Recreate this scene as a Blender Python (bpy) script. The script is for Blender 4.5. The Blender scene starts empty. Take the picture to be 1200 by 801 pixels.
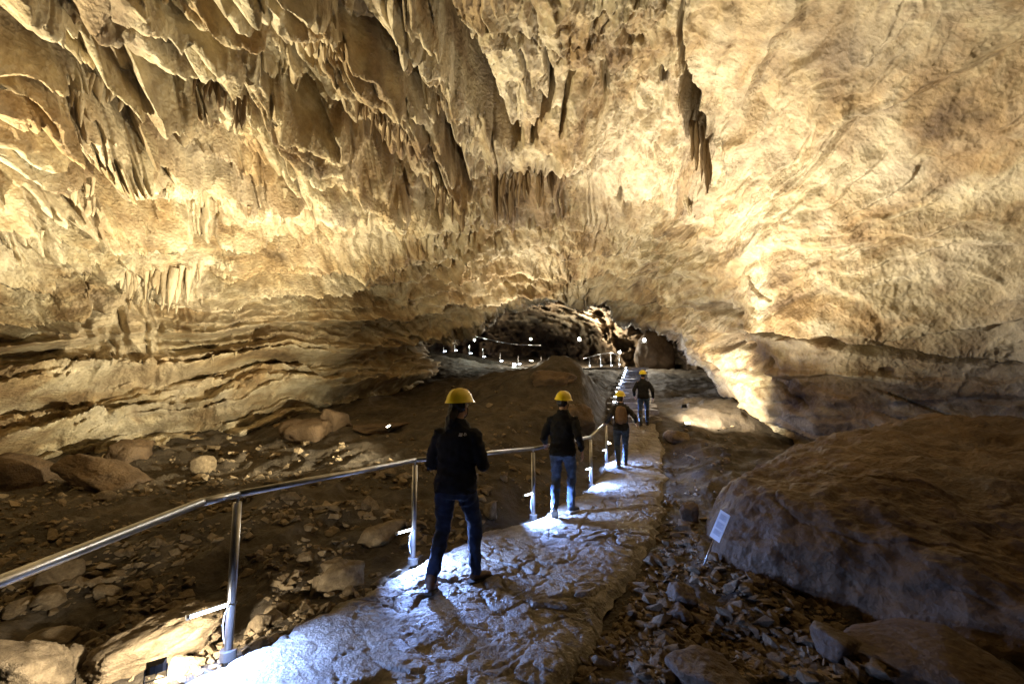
import bpy, bmesh, math, random
import numpy as np
from mathutils import Vector, Matrix, Quaternion

random.seed(7)
RNG = np.random.default_rng(11)
C = bpy.context.scene.collection
scene = bpy.context.scene

# ------------------------------------------------------------------ camera
CAM = np.array([0.0, 0.0, 1.75])
FPX = 1200 * 16.0 / 36.0            # focal length in photo pixels
TILT = math.atan(56.0 / FPX)
cam_d = bpy.data.cameras.new('camera')
cam_d.lens = 16.0
cam_d.sensor_width = 36.0
cam_d.clip_start = 0.05
cam_d.clip_end = 400
cam = bpy.data.objects.new('camera', cam_d)
cam.location = CAM
cam.rotation_euler = (math.pi / 2 + TILT, 0, 0)
C.objects.link(cam)
scene.camera = cam

# ------------------------------------------------------------------ world: a cave, no daylight
world = bpy.data.worlds.new('World')
scene.world = world
world.use_nodes = True
bg = world.node_tree.nodes['Background']
bg.inputs[0].default_value = (0.9, 0.75, 0.55, 1)
bg.inputs[1].default_value = 0.002

vs = scene.view_settings
vs.view_transform = 'Standard'
vs.look = 'None'
vs.exposure = 0.0
vs.gamma = 1.0
vs.use_curve_mapping = False
scene.cycles.max_bounces = 6
scene.cycles.diffuse_bounces = 3
scene.cycles.glossy_bounces = 3
scene.cycles.transmission_bounces = 2
scene.cycles.sample_clamp_indirect = 4.0
scene.cycles.caustics_reflective = False
scene.cycles.caustics_refractive = False
scene.cycles.use_denoising = True
scene.cycles.use_adaptive_sampling = True
scene.cycles.adaptive_threshold = 0.015

WARM = (1.0, 0.885, 0.61)
WARM2 = (1.0, 0.89, 0.69)
COOL = (0.26, 0.43, 1.0)

# ------------------------------------------------------------------ pixel helpers (a photo pixel gives a direction)
_st, _ct = math.sin(TILT), math.cos(TILT)
def ray(px, py):
    a = (np.asarray(px, float) - 600) / FPX
    b = (400.5 - np.asarray(py, float)) / FPX
    return np.stack([a, _ct - b * _st, _st + b * _ct], -1)
def at(px, py, y):
    d = ray(px, py)
    return CAM + d * (y / d[..., 1:2] if d.ndim > 1 else y / d[1])
def project(P):
    v = P - CAM
    f = v[..., 1] * _ct + v[..., 2] * _st
    u = -v[..., 1] * _st + v[..., 2] * _ct
    f = np.where(f < 1e-3, 1e-3, f)
    return 600 + FPX * v[..., 0] / f, 400.5 - FPX * u / f

# ------------------------------------------------------------------ noise in numpy
_perm = np.random.default_rng(5).permutation(256)
_perm = np.concatenate([_perm, _perm, _perm]).astype(np.int32)
_g = np.random.default_rng(6).normal(size=(256, 3))
_g = (_g / np.linalg.norm(_g, axis=1)[:, None]).astype(np.float32)
def perlin(P):
    P = np.asarray(P, np.float32)
    i = np.floor(P).astype(np.int32)
    f = P - i
    i &= 255
    w = f * f * f * (f * (f * 6 - 15) + 10)
    out = 0
    for dx in (0, 1):
        wx = w[:, 0] if dx else 1 - w[:, 0]
        px = _perm[i[:, 0] + dx]
        for dy in (0, 1):
            wy = w[:, 1] if dy else 1 - w[:, 1]
            py = _perm[px + ((i[:, 1] + dy) & 255)]
            for dz in (0, 1):
                wz = w[:, 2] if dz else 1 - w[:, 2]
                h = _perm[py + ((i[:, 2] + dz) & 255)]
                g = _g[h]
                d = g[:, 0] * (f[:, 0] - dx) + g[:, 1] * (f[:, 1] - dy) + g[:, 2] * (f[:, 2] - dz)
                out = out + wx * wy * wz * d
    return out * 1.6
def fbm(P, octaves=4, lac=2.03, gain=0.5, off=0.0):
    P = np.asarray(P, np.float32) + off
    a, s = 1.0, 0
    for k in range(octaves):
        s = s + a * perlin(P)
        P = P * lac + 17.3
        a *= gain
    return s
def ridged(P, octaves=4, lac=2.07, gain=0.5, off=0.0):
    P = np.asarray(P, np.float32) + off
    a, s, prev = 1.0, 0, 1.0
    for k in range(octaves):
        n = (1 - np.abs(perlin(P)) * 1.4)
        n = np.clip(n, 0, 1) ** 2
        s = s + a * n * prev
        prev = np.clip(n * 1.3, 0, 1)
        P = P * lac + 9.1
        a *= gain
    return s
def worley(P, seed=0):
    """F1, F2 and a random value of the nearest cell"""
    P = np.asarray(P, np.float32) + 100
    i = np.floor(P).astype(np.int32)
    f1 = np.full(len(P), 9.0, np.float32); f2 = f1.copy(); val = np.zeros(len(P), np.float32)
    r = np.random.default_rng(90 + seed).random((256, 3)).astype(np.float32)
    for dx in (-1, 0, 1):
        for dy in (-1, 0, 1):
            for dz in (-1, 0, 1):
                c = i + np.array([dx, dy, dz], np.int32)
                h = _perm[_perm[_perm[c[:, 0] & 255] + (c[:, 1] & 255)] + (c[:, 2] & 255)]
                q = c + r[h] - P
                d = (q * q).sum(1)
                m = d < f1
                f2 = np.where(m, f1, np.minimum(f2, d))
                val = np.where(m, r[h, 0], val)
                f1 = np.where(m, d, f1)
    return np.sqrt(f1), np.sqrt(f2), val
def sstep(a, b, x):
    t = np.clip((x - a) / (b - a), 0, 1)
    return t * t * (3 - 2 * t)
def tps_fit(X, v, lam=1e-3):
    X = np.asarray(X, float); v = np.asarray(v, float); n, d = X.shape
    r = np.linalg.norm(X[:, None] - X[None], axis=2)
    K = np.where(r > 0, r * r * np.log(np.maximum(r, 1e-9)), 0) + lam * np.eye(n)
    Q = np.hstack([np.ones((n, 1)), X])
    A = np.zeros((n + d + 1, n + d + 1))
    A[:n, :n] = K; A[:n, n:] = Q; A[n:, :n] = Q.T
    w = np.linalg.solve(A, np.concatenate([v, np.zeros(d + 1)]))
    def ev(Y):
        Y = np.asarray(Y, float)
        out = np.empty(len(Y))
        for s in range(0, len(Y), 40000):
            y = Y[s:s + 40000]
            r2 = ((y[:, None] - X[None]) ** 2).sum(2)
            out[s:s + 40000] = (0.5 * r2 * np.log(np.maximum(r2, 1e-18))) @ w[:n] + w[n] + y @ w[n + 1:]
        return out
    return ev
def seg_dist(px, py, pts):
    """distance in pixels to a polyline, and the position along it (0..1)"""
    best = np.full(np.shape(px), 1e9); tt = np.zeros(np.shape(px))
    n = len(pts) - 1
    for k in range(n):
        (ax, ay), (bx, by) = pts[k], pts[k + 1]
        dx, dy = bx - ax, by - ay
        t = np.clip(((px - ax) * dx + (py - ay) * dy) / (dx * dx + dy * dy), 0, 1)
        d = np.hypot(px - ax - t * dx, py - ay - t * dy)
        m = d < best
        best = np.where(m, d, best); tt = np.where(m, (k + t) / n, tt)
    return best, tt
def poly_inside(px, py, pts):
    inside = np.zeros(np.shape(px), bool)
    n = len(pts)
    for k in range(n):
        (ax, ay), (bx, by) = pts[k], pts[(k + 1) % n]
        c = ((ay > py) != (by > py)) & (px < (bx - ax) * (py - ay) / (by - ay + 1e-12) + ax)
        inside ^= c
    return inside

# ------------------------------------------------------------------ object helpers
def link(o, parent=None):
    C.objects.link(o)
    if parent is not None:
        o.parent = parent
    return o
def tag(o, label=None, cat=None, group=None, kind=None):
    if label: o['label'] = label
    if cat: o['category'] = cat
    if group: o['group'] = group
    if kind: o['kind'] = kind
    return o
def thing(name, label, cat, loc=(0, 0, 0), rot=(0, 0, 0), group=None):
    o = bpy.data.objects.new(name, None)
    o.empty_display_size = 0.1
    o.location = loc; o.rotation_euler = rot
    link(o)
    return tag(o, label, cat, group)
def mesh_np(name, V, F, mat, smooth=True):
    me = bpy.data.meshes.new(name)
    V = np.asarray(V, np.float32); F = np.asarray(F, np.int32)
    me.vertices.add(len(V)); me.vertices.foreach_set('co', V.ravel())
    k = F.shape[1]
    me.loops.add(F.size); me.loops.foreach_set('vertex_index', F.ravel())
    me.polygons.add(len(F))
    me.polygons.foreach_set('loop_start', np.arange(0, F.size, k, dtype=np.int32))
    me.polygons.foreach_set('loop_total', np.full(len(F), k, np.int32))
    me.polygons.foreach_set('use_smooth', np.full(len(F), smooth))
    me.update(calc_edges=True)
    if mat: me.materials.append(mat)
    return me
def obj(name, me, parent=None):
    return link(bpy.data.objects.new(name, me), parent)
def from_bm(name, bm, mat, parent=None, smooth=False):
    me = bpy.data.meshes.new(name)
    bm.to_mesh(me); bm.free()
    if mat: me.materials.append(mat)
    if smooth:
        me.polygons.foreach_set('use_smooth', np.full(len(me.polygons), True))
    return obj(name, me, parent)
def grid_faces(nr, nc, keep=None):
    r = np.arange(nr - 1)[:, None]; c = np.arange(nc - 1)[None]
    a = r * nc + c
    F = np.stack([a, a + 1, a + nc + 1, a + nc], -1).reshape(-1, 4)
    if keep is not None:
        k = keep[F].all(1)
        F = F[k]
    return F
def grid_normals(P):
    du = np.gradient(P, axis=1); dv = np.gradient(P, axis=0)
    n = np.cross(du, dv)
    return n / np.maximum(np.linalg.norm(n, axis=2, keepdims=True), 1e-9)
def compact(V, F):
    used = np.zeros(len(V), bool); used[F.ravel()] = True
    idx = np.cumsum(used) - 1
    return used, idx[F]
def bm_tube(bm, pts, r, seg=12, cap=True):
    """a round tube along points (r: number or list)"""
    pts = [Vector(p) for p in pts]
    n = len(pts)
    rr = r if hasattr(r, '__len__') else [r] * n
    rings = []
    up = None
    for i, p in enumerate(pts):
        if i == 0: t = pts[1] - p
        elif i == n - 1: t = p - pts[i - 1]
        else: t = (pts[i + 1] - p).normalized() + (p - pts[i - 1]).normalized()
        t.normalize()
        if up is None:
            a = Vector((0, 0, 1)) if abs(t.z) < 0.9 else Vector((1, 0, 0))
            up = t.cross(a).normalized()
        else:
            up = (up - t * up.dot(t)).normalized()
        v = t.cross(up)
        rings.append([bm.verts.new(p + (up * math.cos(k * 2 * math.pi / seg) + v * math.sin(k * 2 * math.pi / seg)) * rr[i]) for k in range(seg)])
    for i in range(n - 1):
        for k in range(seg):
            bm.faces.new((rings[i][k], rings[i][(k + 1) % seg], rings[i + 1][(k + 1) % seg], rings[i + 1][k]))
    if cap:
        bm.faces.new(list(reversed(rings[0]))); bm.faces.new(rings[-1])
    return bm
def bm_box(bm, lo, hi, M=None):
    vs_ = [Vector((x, y, z)) for x in (lo[0], hi[0]) for y in (lo[1], hi[1]) for z in (lo[2], hi[2])]
    if M is not None: vs_ = [M @ v for v in vs_]
    v = [bm.verts.new(p) for p in vs_]
    for f in ((0, 1, 3, 2), (4, 6, 7, 5), (0, 4, 5, 1), (2, 3, 7, 6), (0, 2, 6, 4), (1, 5, 7, 3)):
        bm.faces.new([v[k] for k in f])
    return bm

# ------------------------------------------------------------------ materials
def new_mat(name):
    m = bpy.data.materials.new(name); m.use_nodes = True
    nt = m.node_tree
    return m, nt, nt.nodes, nt.links, nt.nodes['Principled BSDF']
def ramp(N, stops):
    r = N.new('ShaderNodeValToRGB')
    e = r.color_ramp.elements
    e[0].position, e[0].color = stops[0][0], (*stops[0][1], 1)
    e[1].position, e[1].color = stops[-1][0], (*stops[-1][1], 1)
    for p, c in stops[1:-1]:
        k = e.new(p); k.color = (*c, 1)
    return r
def rock_mat(name, stops, scale=1.0, rough=(0.55, 0.85), bump=0.5, stain=None, spec=0.4, stretch=(1, 1, 1), fine=1.0, attr=None, world_co=True):
    m, nt, N, L, bsdf = new_mat(name)
    if world_co:
        tc = N.new('ShaderNodeNewGeometry'); out = tc.outputs['Position']
    else:
        tc = N.new('ShaderNodeTexCoord'); out = tc.outputs['Object']
    mp = N.new('ShaderNodeMapping'); mp.inputs['Scale'].default_value = stretch
    L.new(out, mp.inputs['Vector'])
    vec = mp.outputs['Vector']
    def noise(sc, det=6, rg=0.6, dist=0.0, v=None):
        n = N.new('ShaderNodeTexNoise'); n.inputs['Scale'].default_value = sc; n.inputs['Detail'].default_value = det
        n.inputs['Roughness'].default_value = rg; n.inputs['Distortion'].default_value = dist
        L.new(v or vec, n.inputs['Vector']); return n
    n1 = noise(0.55 * scale, 8, 0.62, 0.8)
    r1 = ramp(N, stops); L.new(n1.outputs['Fac'], r1.inputs['Fac'])
    n2 = noise(3.2 * scale, 8, 0.65, 0.3)
    r2 = ramp(N, [(0.30, (0.52, 0.48, 0.42)), (0.5, (0.85, 0.83, 0.8)), (0.70, (1.2, 1.18, 1.12))]); L.new(n2.outputs['Fac'], r2.inputs['Fac'])
    mx = N.new('ShaderNodeMix'); mx.data_type = 'RGBA'; mx.blend_type = 'MULTIPLY'; mx.inputs['Factor'].default_value = 0.85
    L.new(r1.outputs[0], mx.inputs['A']); L.new(r2.outputs[0], mx.inputs['B'])
    col = mx.outputs['Result']
    if stain:
        n3 = noise(0.9 * scale, 5, 0.6, 1.5)
        r3 = ramp(N, [(0.52, (0, 0, 0)), (0.68, (1, 1, 1))]); L.new(n3.outputs['Fac'], r3.inputs['Fac'])
        ms = N.new('ShaderNodeMix'); ms.data_type = 'RGBA'
        mm = N.new('ShaderNodeMath'); mm.operation = 'MULTIPLY'; mm.inputs[1].default_value = stain[1]
        L.new(r3.outputs[0], mm.inputs[0]); L.new(mm.outputs[0], ms.inputs['Factor'])
        L.new(col, ms.inputs['A']); ms.inputs['B'].default_value = (*stain[0], 1)
        col = ms.outputs['Result']
    if attr:
        at_ = N.new('ShaderNodeAttribute'); at_.attribute_name = 'tint'
        for ch, c in enumerate(attr):
            sx = N.new('ShaderNodeSeparateColor'); L.new(at_.outputs['Color'], sx.inputs[0])
            ms = N.new('ShaderNodeMix'); ms.data_type = 'RGBA'
            L.new(sx.outputs[ch], ms.inputs['Factor'])
            L.new(col, ms.inputs['A'])
            mc = N.new('ShaderNodeMix'); mc.data_type = 'RGBA'; mc.blend_type = 'MULTIPLY'; mc.inputs['Factor'].default_value = 0.8
            mc.inputs['A'].default_value = (*c, 1); L.new(r2.outputs[0], mc.inputs['B'])
            L.new(mc.outputs['Result'], ms.inputs['B'])
            col = ms.outputs['Result']
    L.new(col, bsdf.inputs['Base Color'])
    nr = noise(2.0 * scale, 4)
    mr = N.new('ShaderNodeMapRange'); mr.inputs['From Min'].default_value = 0.35; mr.inputs['From Max'].default_value = 0.65
    mr.inputs['To Min'].default_value = rough[0]; mr.inputs['To Max'].default_value = rough[1]
    L.new(nr.outputs['Fac'], mr.inputs['Value']); L.new(mr.outputs[0], bsdf.inputs['Roughness'])
    bsdf.inputs['Specular IOR Level'].default_value = spec
    nb = noise(9.0 * scale * fine, 9, 0.68, 0.4)
    vb = N.new('ShaderNodeTexVoronoi'); vb.feature = 'F1'; vb.inputs['Scale'].default_value = 14 * scale * fine
    L.new(vec, vb.inputs['Vector'])
    ad = N.new('ShaderNodeMath'); ad.operation = 'MULTIPLY_ADD'; ad.inputs[1].default_value = 0.35
    L.new(vb.outputs['Distance'], ad.inputs[0]); L.new(nb.outputs['Fac'], ad.inputs[2])
    b = N.new('ShaderNodeBump'); b.inputs['Strength'].default_value = bump; b.inputs['Distance'].default_value = 0.09 / (scale * fine)
    L.new(ad.outputs[0], b.inputs['Height']); L.new(b.outputs[0], bsdf.inputs['Normal'])
    return m
def plain(name, col, rough=0.5, metal=0.0, spec=0.5, var=0.0, vscale=8, bump=0.0, bscale=60, emit=None, estr=0, coat=0):
    m, nt, N, L, bsdf = new_mat(name)
    bsdf.inputs['Base Color'].default_value = (*col, 1)
    bsdf.inputs['Roughness'].default_value = rough
    bsdf.inputs['Metallic'].default_value = metal
    bsdf.inputs['Specular IOR Level'].default_value = spec
    bsdf.inputs['Coat Weight'].default_value = coat
    tc = N.new('ShaderNodeTexCoord')
    if var:
        n = N.new('ShaderNodeTexNoise'); n.inputs['Scale'].default_value = vscale; n.inputs['Detail'].default_value = 6
        L.new(tc.outputs['Object'], n.inputs['Vector'])
        lo = tuple(c * (1 - var) for c in col); hi = tuple(min(1, c * (1 + var)) for c in col)
        r = ramp(N, [(0.3, lo), (0.7, hi)]); L.new(n.outputs['Fac'], r.inputs['Fac']); L.new(r.outputs[0], bsdf.inputs['Base Color'])
    if bump:
        n = N.new('ShaderNodeTexNoise'); n.inputs['Scale'].default_value = bscale; n.inputs['Detail'].default_value = 5
        L.new(tc.outputs['Object'], n.inputs['Vector'])
        b = N.new('ShaderNodeBump'); b.inputs['Strength'].default_value = bump; b.inputs['Distance'].default_value = 0.02
        L.new(n.outputs['Fac'], b.inputs['Height']); L.new(b.outputs[0], bsdf.inputs['Normal'])
    if emit:
        bsdf.inputs['Emission Color'].default_value = (*emit, 1)
        bsdf.inputs['Emission Strength'].default_value = estr
    return m

CREAM = (0.58, 0.50, 0.345); TAN = (0.46, 0.375, 0.23); OCHRE = (0.35, 0.25, 0.13); BROWN = (0.16, 0.11, 0.06); GREY = (0.36, 0.32, 0.26)
M = {}
M['wall'] = rock_mat('limestone', [(0.30, BROWN), (0.41, OCHRE), (0.49, TAN), (0.58, CREAM), (0.74, (0.62, 0.55, 0.42))], scale=1.0,
                     bump=0.75, stain=((0.17, 0.10, 0.05), 0.55), attr=[(0.13, 0.075, 0.04), (0.66, 0.57, 0.42), (0.42, 0.28, 0.135)])
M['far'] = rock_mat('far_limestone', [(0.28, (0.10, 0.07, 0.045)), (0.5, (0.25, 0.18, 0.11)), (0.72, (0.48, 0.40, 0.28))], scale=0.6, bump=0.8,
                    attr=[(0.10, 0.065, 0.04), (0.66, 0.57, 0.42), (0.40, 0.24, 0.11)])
M['earth'] = rock_mat('cave_earth', [(0.30, (0.035, 0.028, 0.021)), (0.5, (0.072, 0.057, 0.040)), (0.70, (0.125, 0.098, 0.068))], scale=1.6, bump=0.8, rough=(0.6, 0.95), spec=0.3)
M['path'] = rock_mat('trodden_stone_path', [(0.30, (0.14, 0.12, 0.10)), (0.5, (0.25, 0.22, 0.18)), (0.72, (0.36, 0.33, 0.28))], scale=2.4, bump=0.8, rough=(0.38, 0.75), spec=0.5, fine=1.5,
                     stain=((0.10, 0.07, 0.045), 0.6))
M['rock'] = rock_mat('loose_rock', [(0.28, (0.10, 0.072, 0.042)), (0.5, (0.22, 0.165, 0.10)), (0.72, (0.36, 0.28, 0.18))], scale=1.8, bump=0.6, rough=(0.6, 0.9), spec=0.3, world_co=False)
M['boulder'] = rock_mat('clay_covered_rock', [(0.28, (0.066, 0.042, 0.023)), (0.5, (0.125, 0.080, 0.043)), (0.72, (0.18, 0.12, 0.068))], scale=1.0, bump=0.75, rough=(0.5, 0.85), spec=0.35,
                        stain=((0.06, 0.04, 0.025), 0.5), fine=1.6)
# ================================================================== cave shell
# control points: photo pixel and distance ahead of the camera (metres), judged from people, railing posts and floor contact
_ctl = [
 (0,545,10.6),(0,470,11.0),(0,400,11.2),(0,330,10.6),(0,250,9.2),(0,150,7.6),(0,60,6.3),(0,0,5.6),
 (120,520,12.3),(120,440,12.8),(120,360,12.6),(120,280,11.4),(120,180,9.2),(120,80,7.2),(120,0,6.0),
 (300,500,15.0),(300,430,15.5),(300,360,15.4),(300,290,13.8),(300,200,11.2),(300,100,8.5),(300,0,6.6),
 (400,470,17.3),(400,400,17.6),(400,330,16.8),(400,250,14.0),(400,120,9.3),(400,0,6.9),
 (490,450,20.6),(490,410,20.8),(490,360,19.4),(500,300,17.6),(500,220,13.6),(500,100,9.2),(500,0,7.0),
 (600,345,21.2),(600,310,19.8),(600,250,16.2),(600,160,11.4),(600,60,8.2),(600,0,7.0),
 (690,335,22.5),(690,300,19.9),(690,220,14.4),(690,120,9.9),(690,0,7.1),
 (745,365,22.0),(760,330,18.8),(790,375,19.0),(790,300,16.8),(800,220,13.6),(800,120,9.8),(800,0,7.0),
 (860,440,16.0),(830,360,16.0),(930,535,13.4),(915,450,13.1),(900,380,12.7),(900,300,11.9),(880,200,10.6),(880,100,8.6),(900,0,6.5),
 (1040,520,10.8),(1040,430,10.7),(1040,380,10.1),(1040,250,8.9),(1040,120,7.3),(1040,0,5.9),
 (1200,520,9.2),(1200,430,9.0),(1200,380,8.5),(1200,250,7.2),(1200,120,6.1),(1200,0,5.2),
 (550,600,19.0),(250,700,14.0),(0,700,10.4),(1000,640,11.5),(1200,700,9.3),
]
def dir_azel(d):
    return np.arctan2(d[..., 0], d[..., 1]), np.arctan2(d[..., 2], np.hypot(d[..., 0], d[..., 1]))
_X, _V = [], []
for px, py, y in _ctl:
    d = ray(px, py); p = d * (y / d[1])
    _X.append(dir_azel(d)); _V.append(math.log(np.linalg.norm(p)))
for a, e, r in [(-70,-10,13),(-70,15,12.5),(-70,40,8.6),(-70,65,6.9),(-100,-10,13),(-100,20,12),(-100,50,8.5),(-125,0,12),(-125,40,9),
                (70,-10,11),(70,15,9),(70,40,7.5),(70,65,7.0),(100,-10,11),(100,20,9.5),(100,50,7.5),(125,0,11),(125,40,8),
                (-40,60,7.2),(-40,75,6.7),(0,60,7.6),(0,75,6.8),(40,60,7.0),(40,75,6.7),(0,88,6.6),(-60,88,6.6),(60,88,6.6),(-120,88,6.6),(120,88,6.6)]:
    _X.append((math.radians(a), math.radians(e))); _V.append(math.log(r))
shell_r = tps_fit(_X, _V, 2e-4)

ARCH = [(930,545),(914,516),(893,490),(868,461),(840,434),(814,409),(792,388),(771,379),(750,374),(735,370),(722,360),(708,346),(690,337),(660,339),(625,346),
        (598,354),(570,364),(540,377),(516,388),(496,397),(490,416),(494,436),(489,452),(480,466),(500,640),(912,640)]

_ta = np.tan(np.radians(48.5))
az = np.concatenate([np.radians(np.linspace(-125, -52, 40)), np.arctan(np.linspace(-1.22, 1.22, 960)), np.radians(np.linspace(52, 125, 40))])
el = np.concatenate([np.arctan(np.linspace(-0.22, 1.0, 480)), np.radians(np.linspace(46.5, 89.5, 34))])
A, E = np.meshgrid(az, el)
nr, nc = A.shape
rho = np.exp(shell_r(np.stack([A.ravel(), E.ravel()], 1))).reshape(nr, nc)
D = np.stack([np.sin(A) * np.cos(E), np.cos(A) * np.cos(E), np.sin(E)], -1)
PX, PY = project(CAM + D * 10)
front = (D[..., 1] * _ct + D[..., 2] * _st) > 0.2
PX = np.where(front, PX, np.sign(A) * 3000 + 600); PY = np.where(front, PY, -2500)
# the mouth of the passage beyond: the rock turns away behind its lip
px, py = PX.ravel(), PY.ravel()
nz = perlin(np.stack([px / 26, py / 26, 0 * px], 1)) * 5 + perlin(np.stack([px / 9, py / 9, 0 * px + 4], 1)) * 0.9
dd, _ = seg_dist(px, py, ARCH + ARCH[:1])
sd = np.where(poly_inside(px, py, ARCH), dd, -dd) + nz
sd = sd.reshape(nr, nc)
curl = np.clip(sd + 1, 0, 30)
rho = rho + 0.016 * curl ** 2 + 0.07 * curl
base = CAM + D * rho[..., None]
Nn = grid_normals(base)
# make normals point towards the camera
s = np.sign((Nn * -D).sum(-1, keepdims=True)); s[s == 0] = 1
Nn = Nn * s
P = base.reshape(-1, 3)
x, y, z = P.T

# ---- bedding levels traced on the left wall and the arch
_lv = []
for lev, pts in ((0, [(-200,600),(0,548),(100,526),(250,502),(390,472),(480,458)]),
                 (1, [(-200,520),(0,488),(150,452),(300,428),(430,422),(500,408)]),
                 (2, [(-200,435),(0,420),(200,405),(390,388),(480,374),(560,360),(660,346)]),
                 (3, [(-200,390),(0,384),(240,366),(400,335),(560,322),(680,326)]),
                 (4, [(-200,330),(0,328),(250,318),(400,304),(560,290),(660,298)]),
                 (5, [(-200,240),(0,252),(130,262),(280,280),(400,264),(560,262)])):
    for p in pts: _lv.append((p[0] / 300, p[1] / 300, lev))
_lv = np.array(_lv)
cpx = np.clip(px, -300, 800); cpy = np.clip(py, 150, 620)
level = tps_fit(_lv[:, :2], _lv[:, 2], 1e-2)(np.stack([cpx / 300, cpy / 300], 1))

W = np.stack([fbm(P * 0.5, 3, off=3.1), fbm(P * 0.5, 3, off=31.7), fbm(P * 0.5, 3, off=57.0)], 1)   # domain warp
Pw = P + 0.7 * W
# masks by region of the place
left = sstep(700, 480, px)
right = sstep(760, 880, px)
mid = np.clip(1 - left - right, 0, 1)
beds = left * sstep(205, 250, py + 0.03 * (px - 300) + 22 * W[:, 0]) + 0.6 * mid * sstep(215, 290, py)   # bedded lower wall
ribs = np.clip(1 - beds, 0, 1) * np.clip(left + 0.7 * mid, 0, 1)
near = np.clip(np.linalg.norm(P - CAM, axis=1) / 12, 0.45, 1.7)
def saw(t, sharp=0.78):
    f = t - np.floor(t)
    return np.where(f < sharp, f / sharp, (1 - f) / (1 - sharp))
h = np.zeros(len(P))                       # + = towards the room
h += 0.55 * fbm(P * 0.16, 3, off=8)
# blocky fracture everywhere
f1, f2, cv = worley(Pw * np.array([0.75, 0.5, 0.95]), 1)
ka = (1 - 0.85 * right - 0.25 * mid) * (1 - 0.35 * beds) * (1 - 0.5 * ribs)
h += ka * ((cv - 0.5) * 0.36 - 0.16 * sstep(0.10, 0.0, f2 - f1))
f1b, f2b, cvb = worley(Pw * np.array([1.9, 1.2, 2.4]) + 7, 2)
h += ka * ((cvb - 0.5) * 0.12 - 0.06 * sstep(0.12, 0.0, f2b - f1b))
# bedded wall: ledges with undercuts
lw = level + 0.10 * W[:, 1] + 0.05 * fbm(P * 1.7, 2, off=12)
l1 = saw(-lw * 1.0 + 0.15, 0.8); l2 = saw(-lw * 2.7 + 0.6 * W[:, 2], 0.75); l3 = saw(-lw * 6.5 + 0.8 * W[:, 0], 0.7)
brk = 0.55 + 0.45 * sstep(-0.25, 0.3, fbm(P * 0.6, 2, off=40))
h += beds * (1.35 * (l1 - 0.4) + 0.60 * brk * (l2 - 0.4) + 0.18 * brk * (l3 - 0.4))
# ribbed vault: flakes and pendants drawn out along the passage
Q = np.stack([Pw[:, 0] * 1.0, Pw[:, 1] * 0.26, Pw[:, 2] * 0.85], 1)
rg = ridged(Q * 0.75, 3, off=2)
rg2 = ridged(Q * np.array([2.0, 2.6, 2.2]), 3, off=22)
_ax = ray(690.0, 388.0); _ax = _ax / np.linalg.norm(_ax)          # axis of the passage
_rx = np.cross(_ax, [0, 0, 1.0]); _rx /= np.linalg.norm(_rx); _ux = np.cross(_rx, _ax)
_v = P + 0.35 * W - CAM
phi = np.arctan2(_v @ _ux, _v @ _rx)                             # angle round the axis: ribs run along the passage
_s = np.stack([phi * 5, _v @ _ax * 0.30, 0 * phi], 1)
t_ = phi * 4.6 + 0.55 * perlin(_s * 0.6 + 5) + 0.05 * perlin(P * 1.3)
def rib(t, p=0.5):
    f = t - np.floor(t)
    return np.clip(1 - (2 * f - 1) ** 2, 0, 1) ** p
lump = fbm(P * np.array([0.55, 0.3, 0.55]), 3, off=90)
brk2 = sstep(-0.45, 0.25, perlin(_s * np.array([0.8, 1.6, 1]) + 41))
r1 = rib(t_ + 0.10 * lump); r2 = rib(phi * 11.5 + 1.1 * perlin(_s * 0.8 + 9), 0.6); r3 = rib(phi * 27.0 + 1.3 * perlin(_s * np.array([1.3, 1.8, 1]) + 19), 0.7)
far_k = np.clip(np.linalg.norm(P - CAM, axis=1) / 11, 0.6, 1.25)
h += ribs * (0.28 * (rg - 0.55) + 0.35 * lump + far_k * (1.65 * (r1 - 0.65) + 1.10 * (r2 - 0.65) * (0.35 + 0.65 * brk2) + 0.42 * (r3 - 0.65) * (0.3 + 0.7 * brk2)) * (0.16 + 0.84 * sstep(600, 480, px)) * sstep(60, 260, np.hypot(px - 690, py - 388)))
# right wall: broad smooth shells with a few slanting breaks
h *= 1 - 0.62 * right
pat = sstep(-0.15, 0.35, fbm(P * 0.35, 2, off=61))
h += right * (0.22 * lump + 0.32 * (saw(-phi * 3.4 + 0.55 * perlin(_s * 0.6 + 15), 0.90) - 0.4) + 0.12 * pat * (saw(-phi * 11 + 1.0 * perlin(_s * np.array([1.0, 1.5, 1]) + 3), 0.90) - 0.4)
              + 0.11 * sstep(395, 430, py) * (saw(P[:, 2] * 1.9 - 0.10 * P[:, 1] + 0.5 * W[:, 1], 0.88) - 0.4))
# fractured slabs, longer along the passage than across it
c1, c2, ccv = worley(np.stack([phi * 8 + 0.3 * W[:, 0], (_v @ _ax) * 0.45 + 0.3 * W[:, 1], 0 * phi], 1), 12)
d1, d2, dcv = worley(np.stack([phi * 21 + 0.4 * W[:, 2], (_v @ _ax) * 1.0 + 0.4 * W[:, 0], 0 * phi + 5], 1), 13)
kf = right * 0.9 + 0.45 * ribs * (1 - right)
h += kf * ((ccv - 0.35) * 0.24 * sstep(0, 0.30, c2 - c1) + (dcv - 0.35) * 0.10 * sstep(0, 0.30, d2 - d1))
# general roughness
h += 0.10 * fbm(Pw * 1.6, 4, off=5) * near * (1 - 0.7 * right - 0.10 * ribs * (1 - right)) + 0.09 * (ridged(Pw * 2.6, 3, off=15) - 0.5) * (1 - 0.75 * right - 0.1 * ribs * (1 - right))
h += 0.035 * fbm(P * 6.5, 3, off=25) * (1 - 0.6 * right)

tint = np.zeros((len(P), 3))
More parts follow.
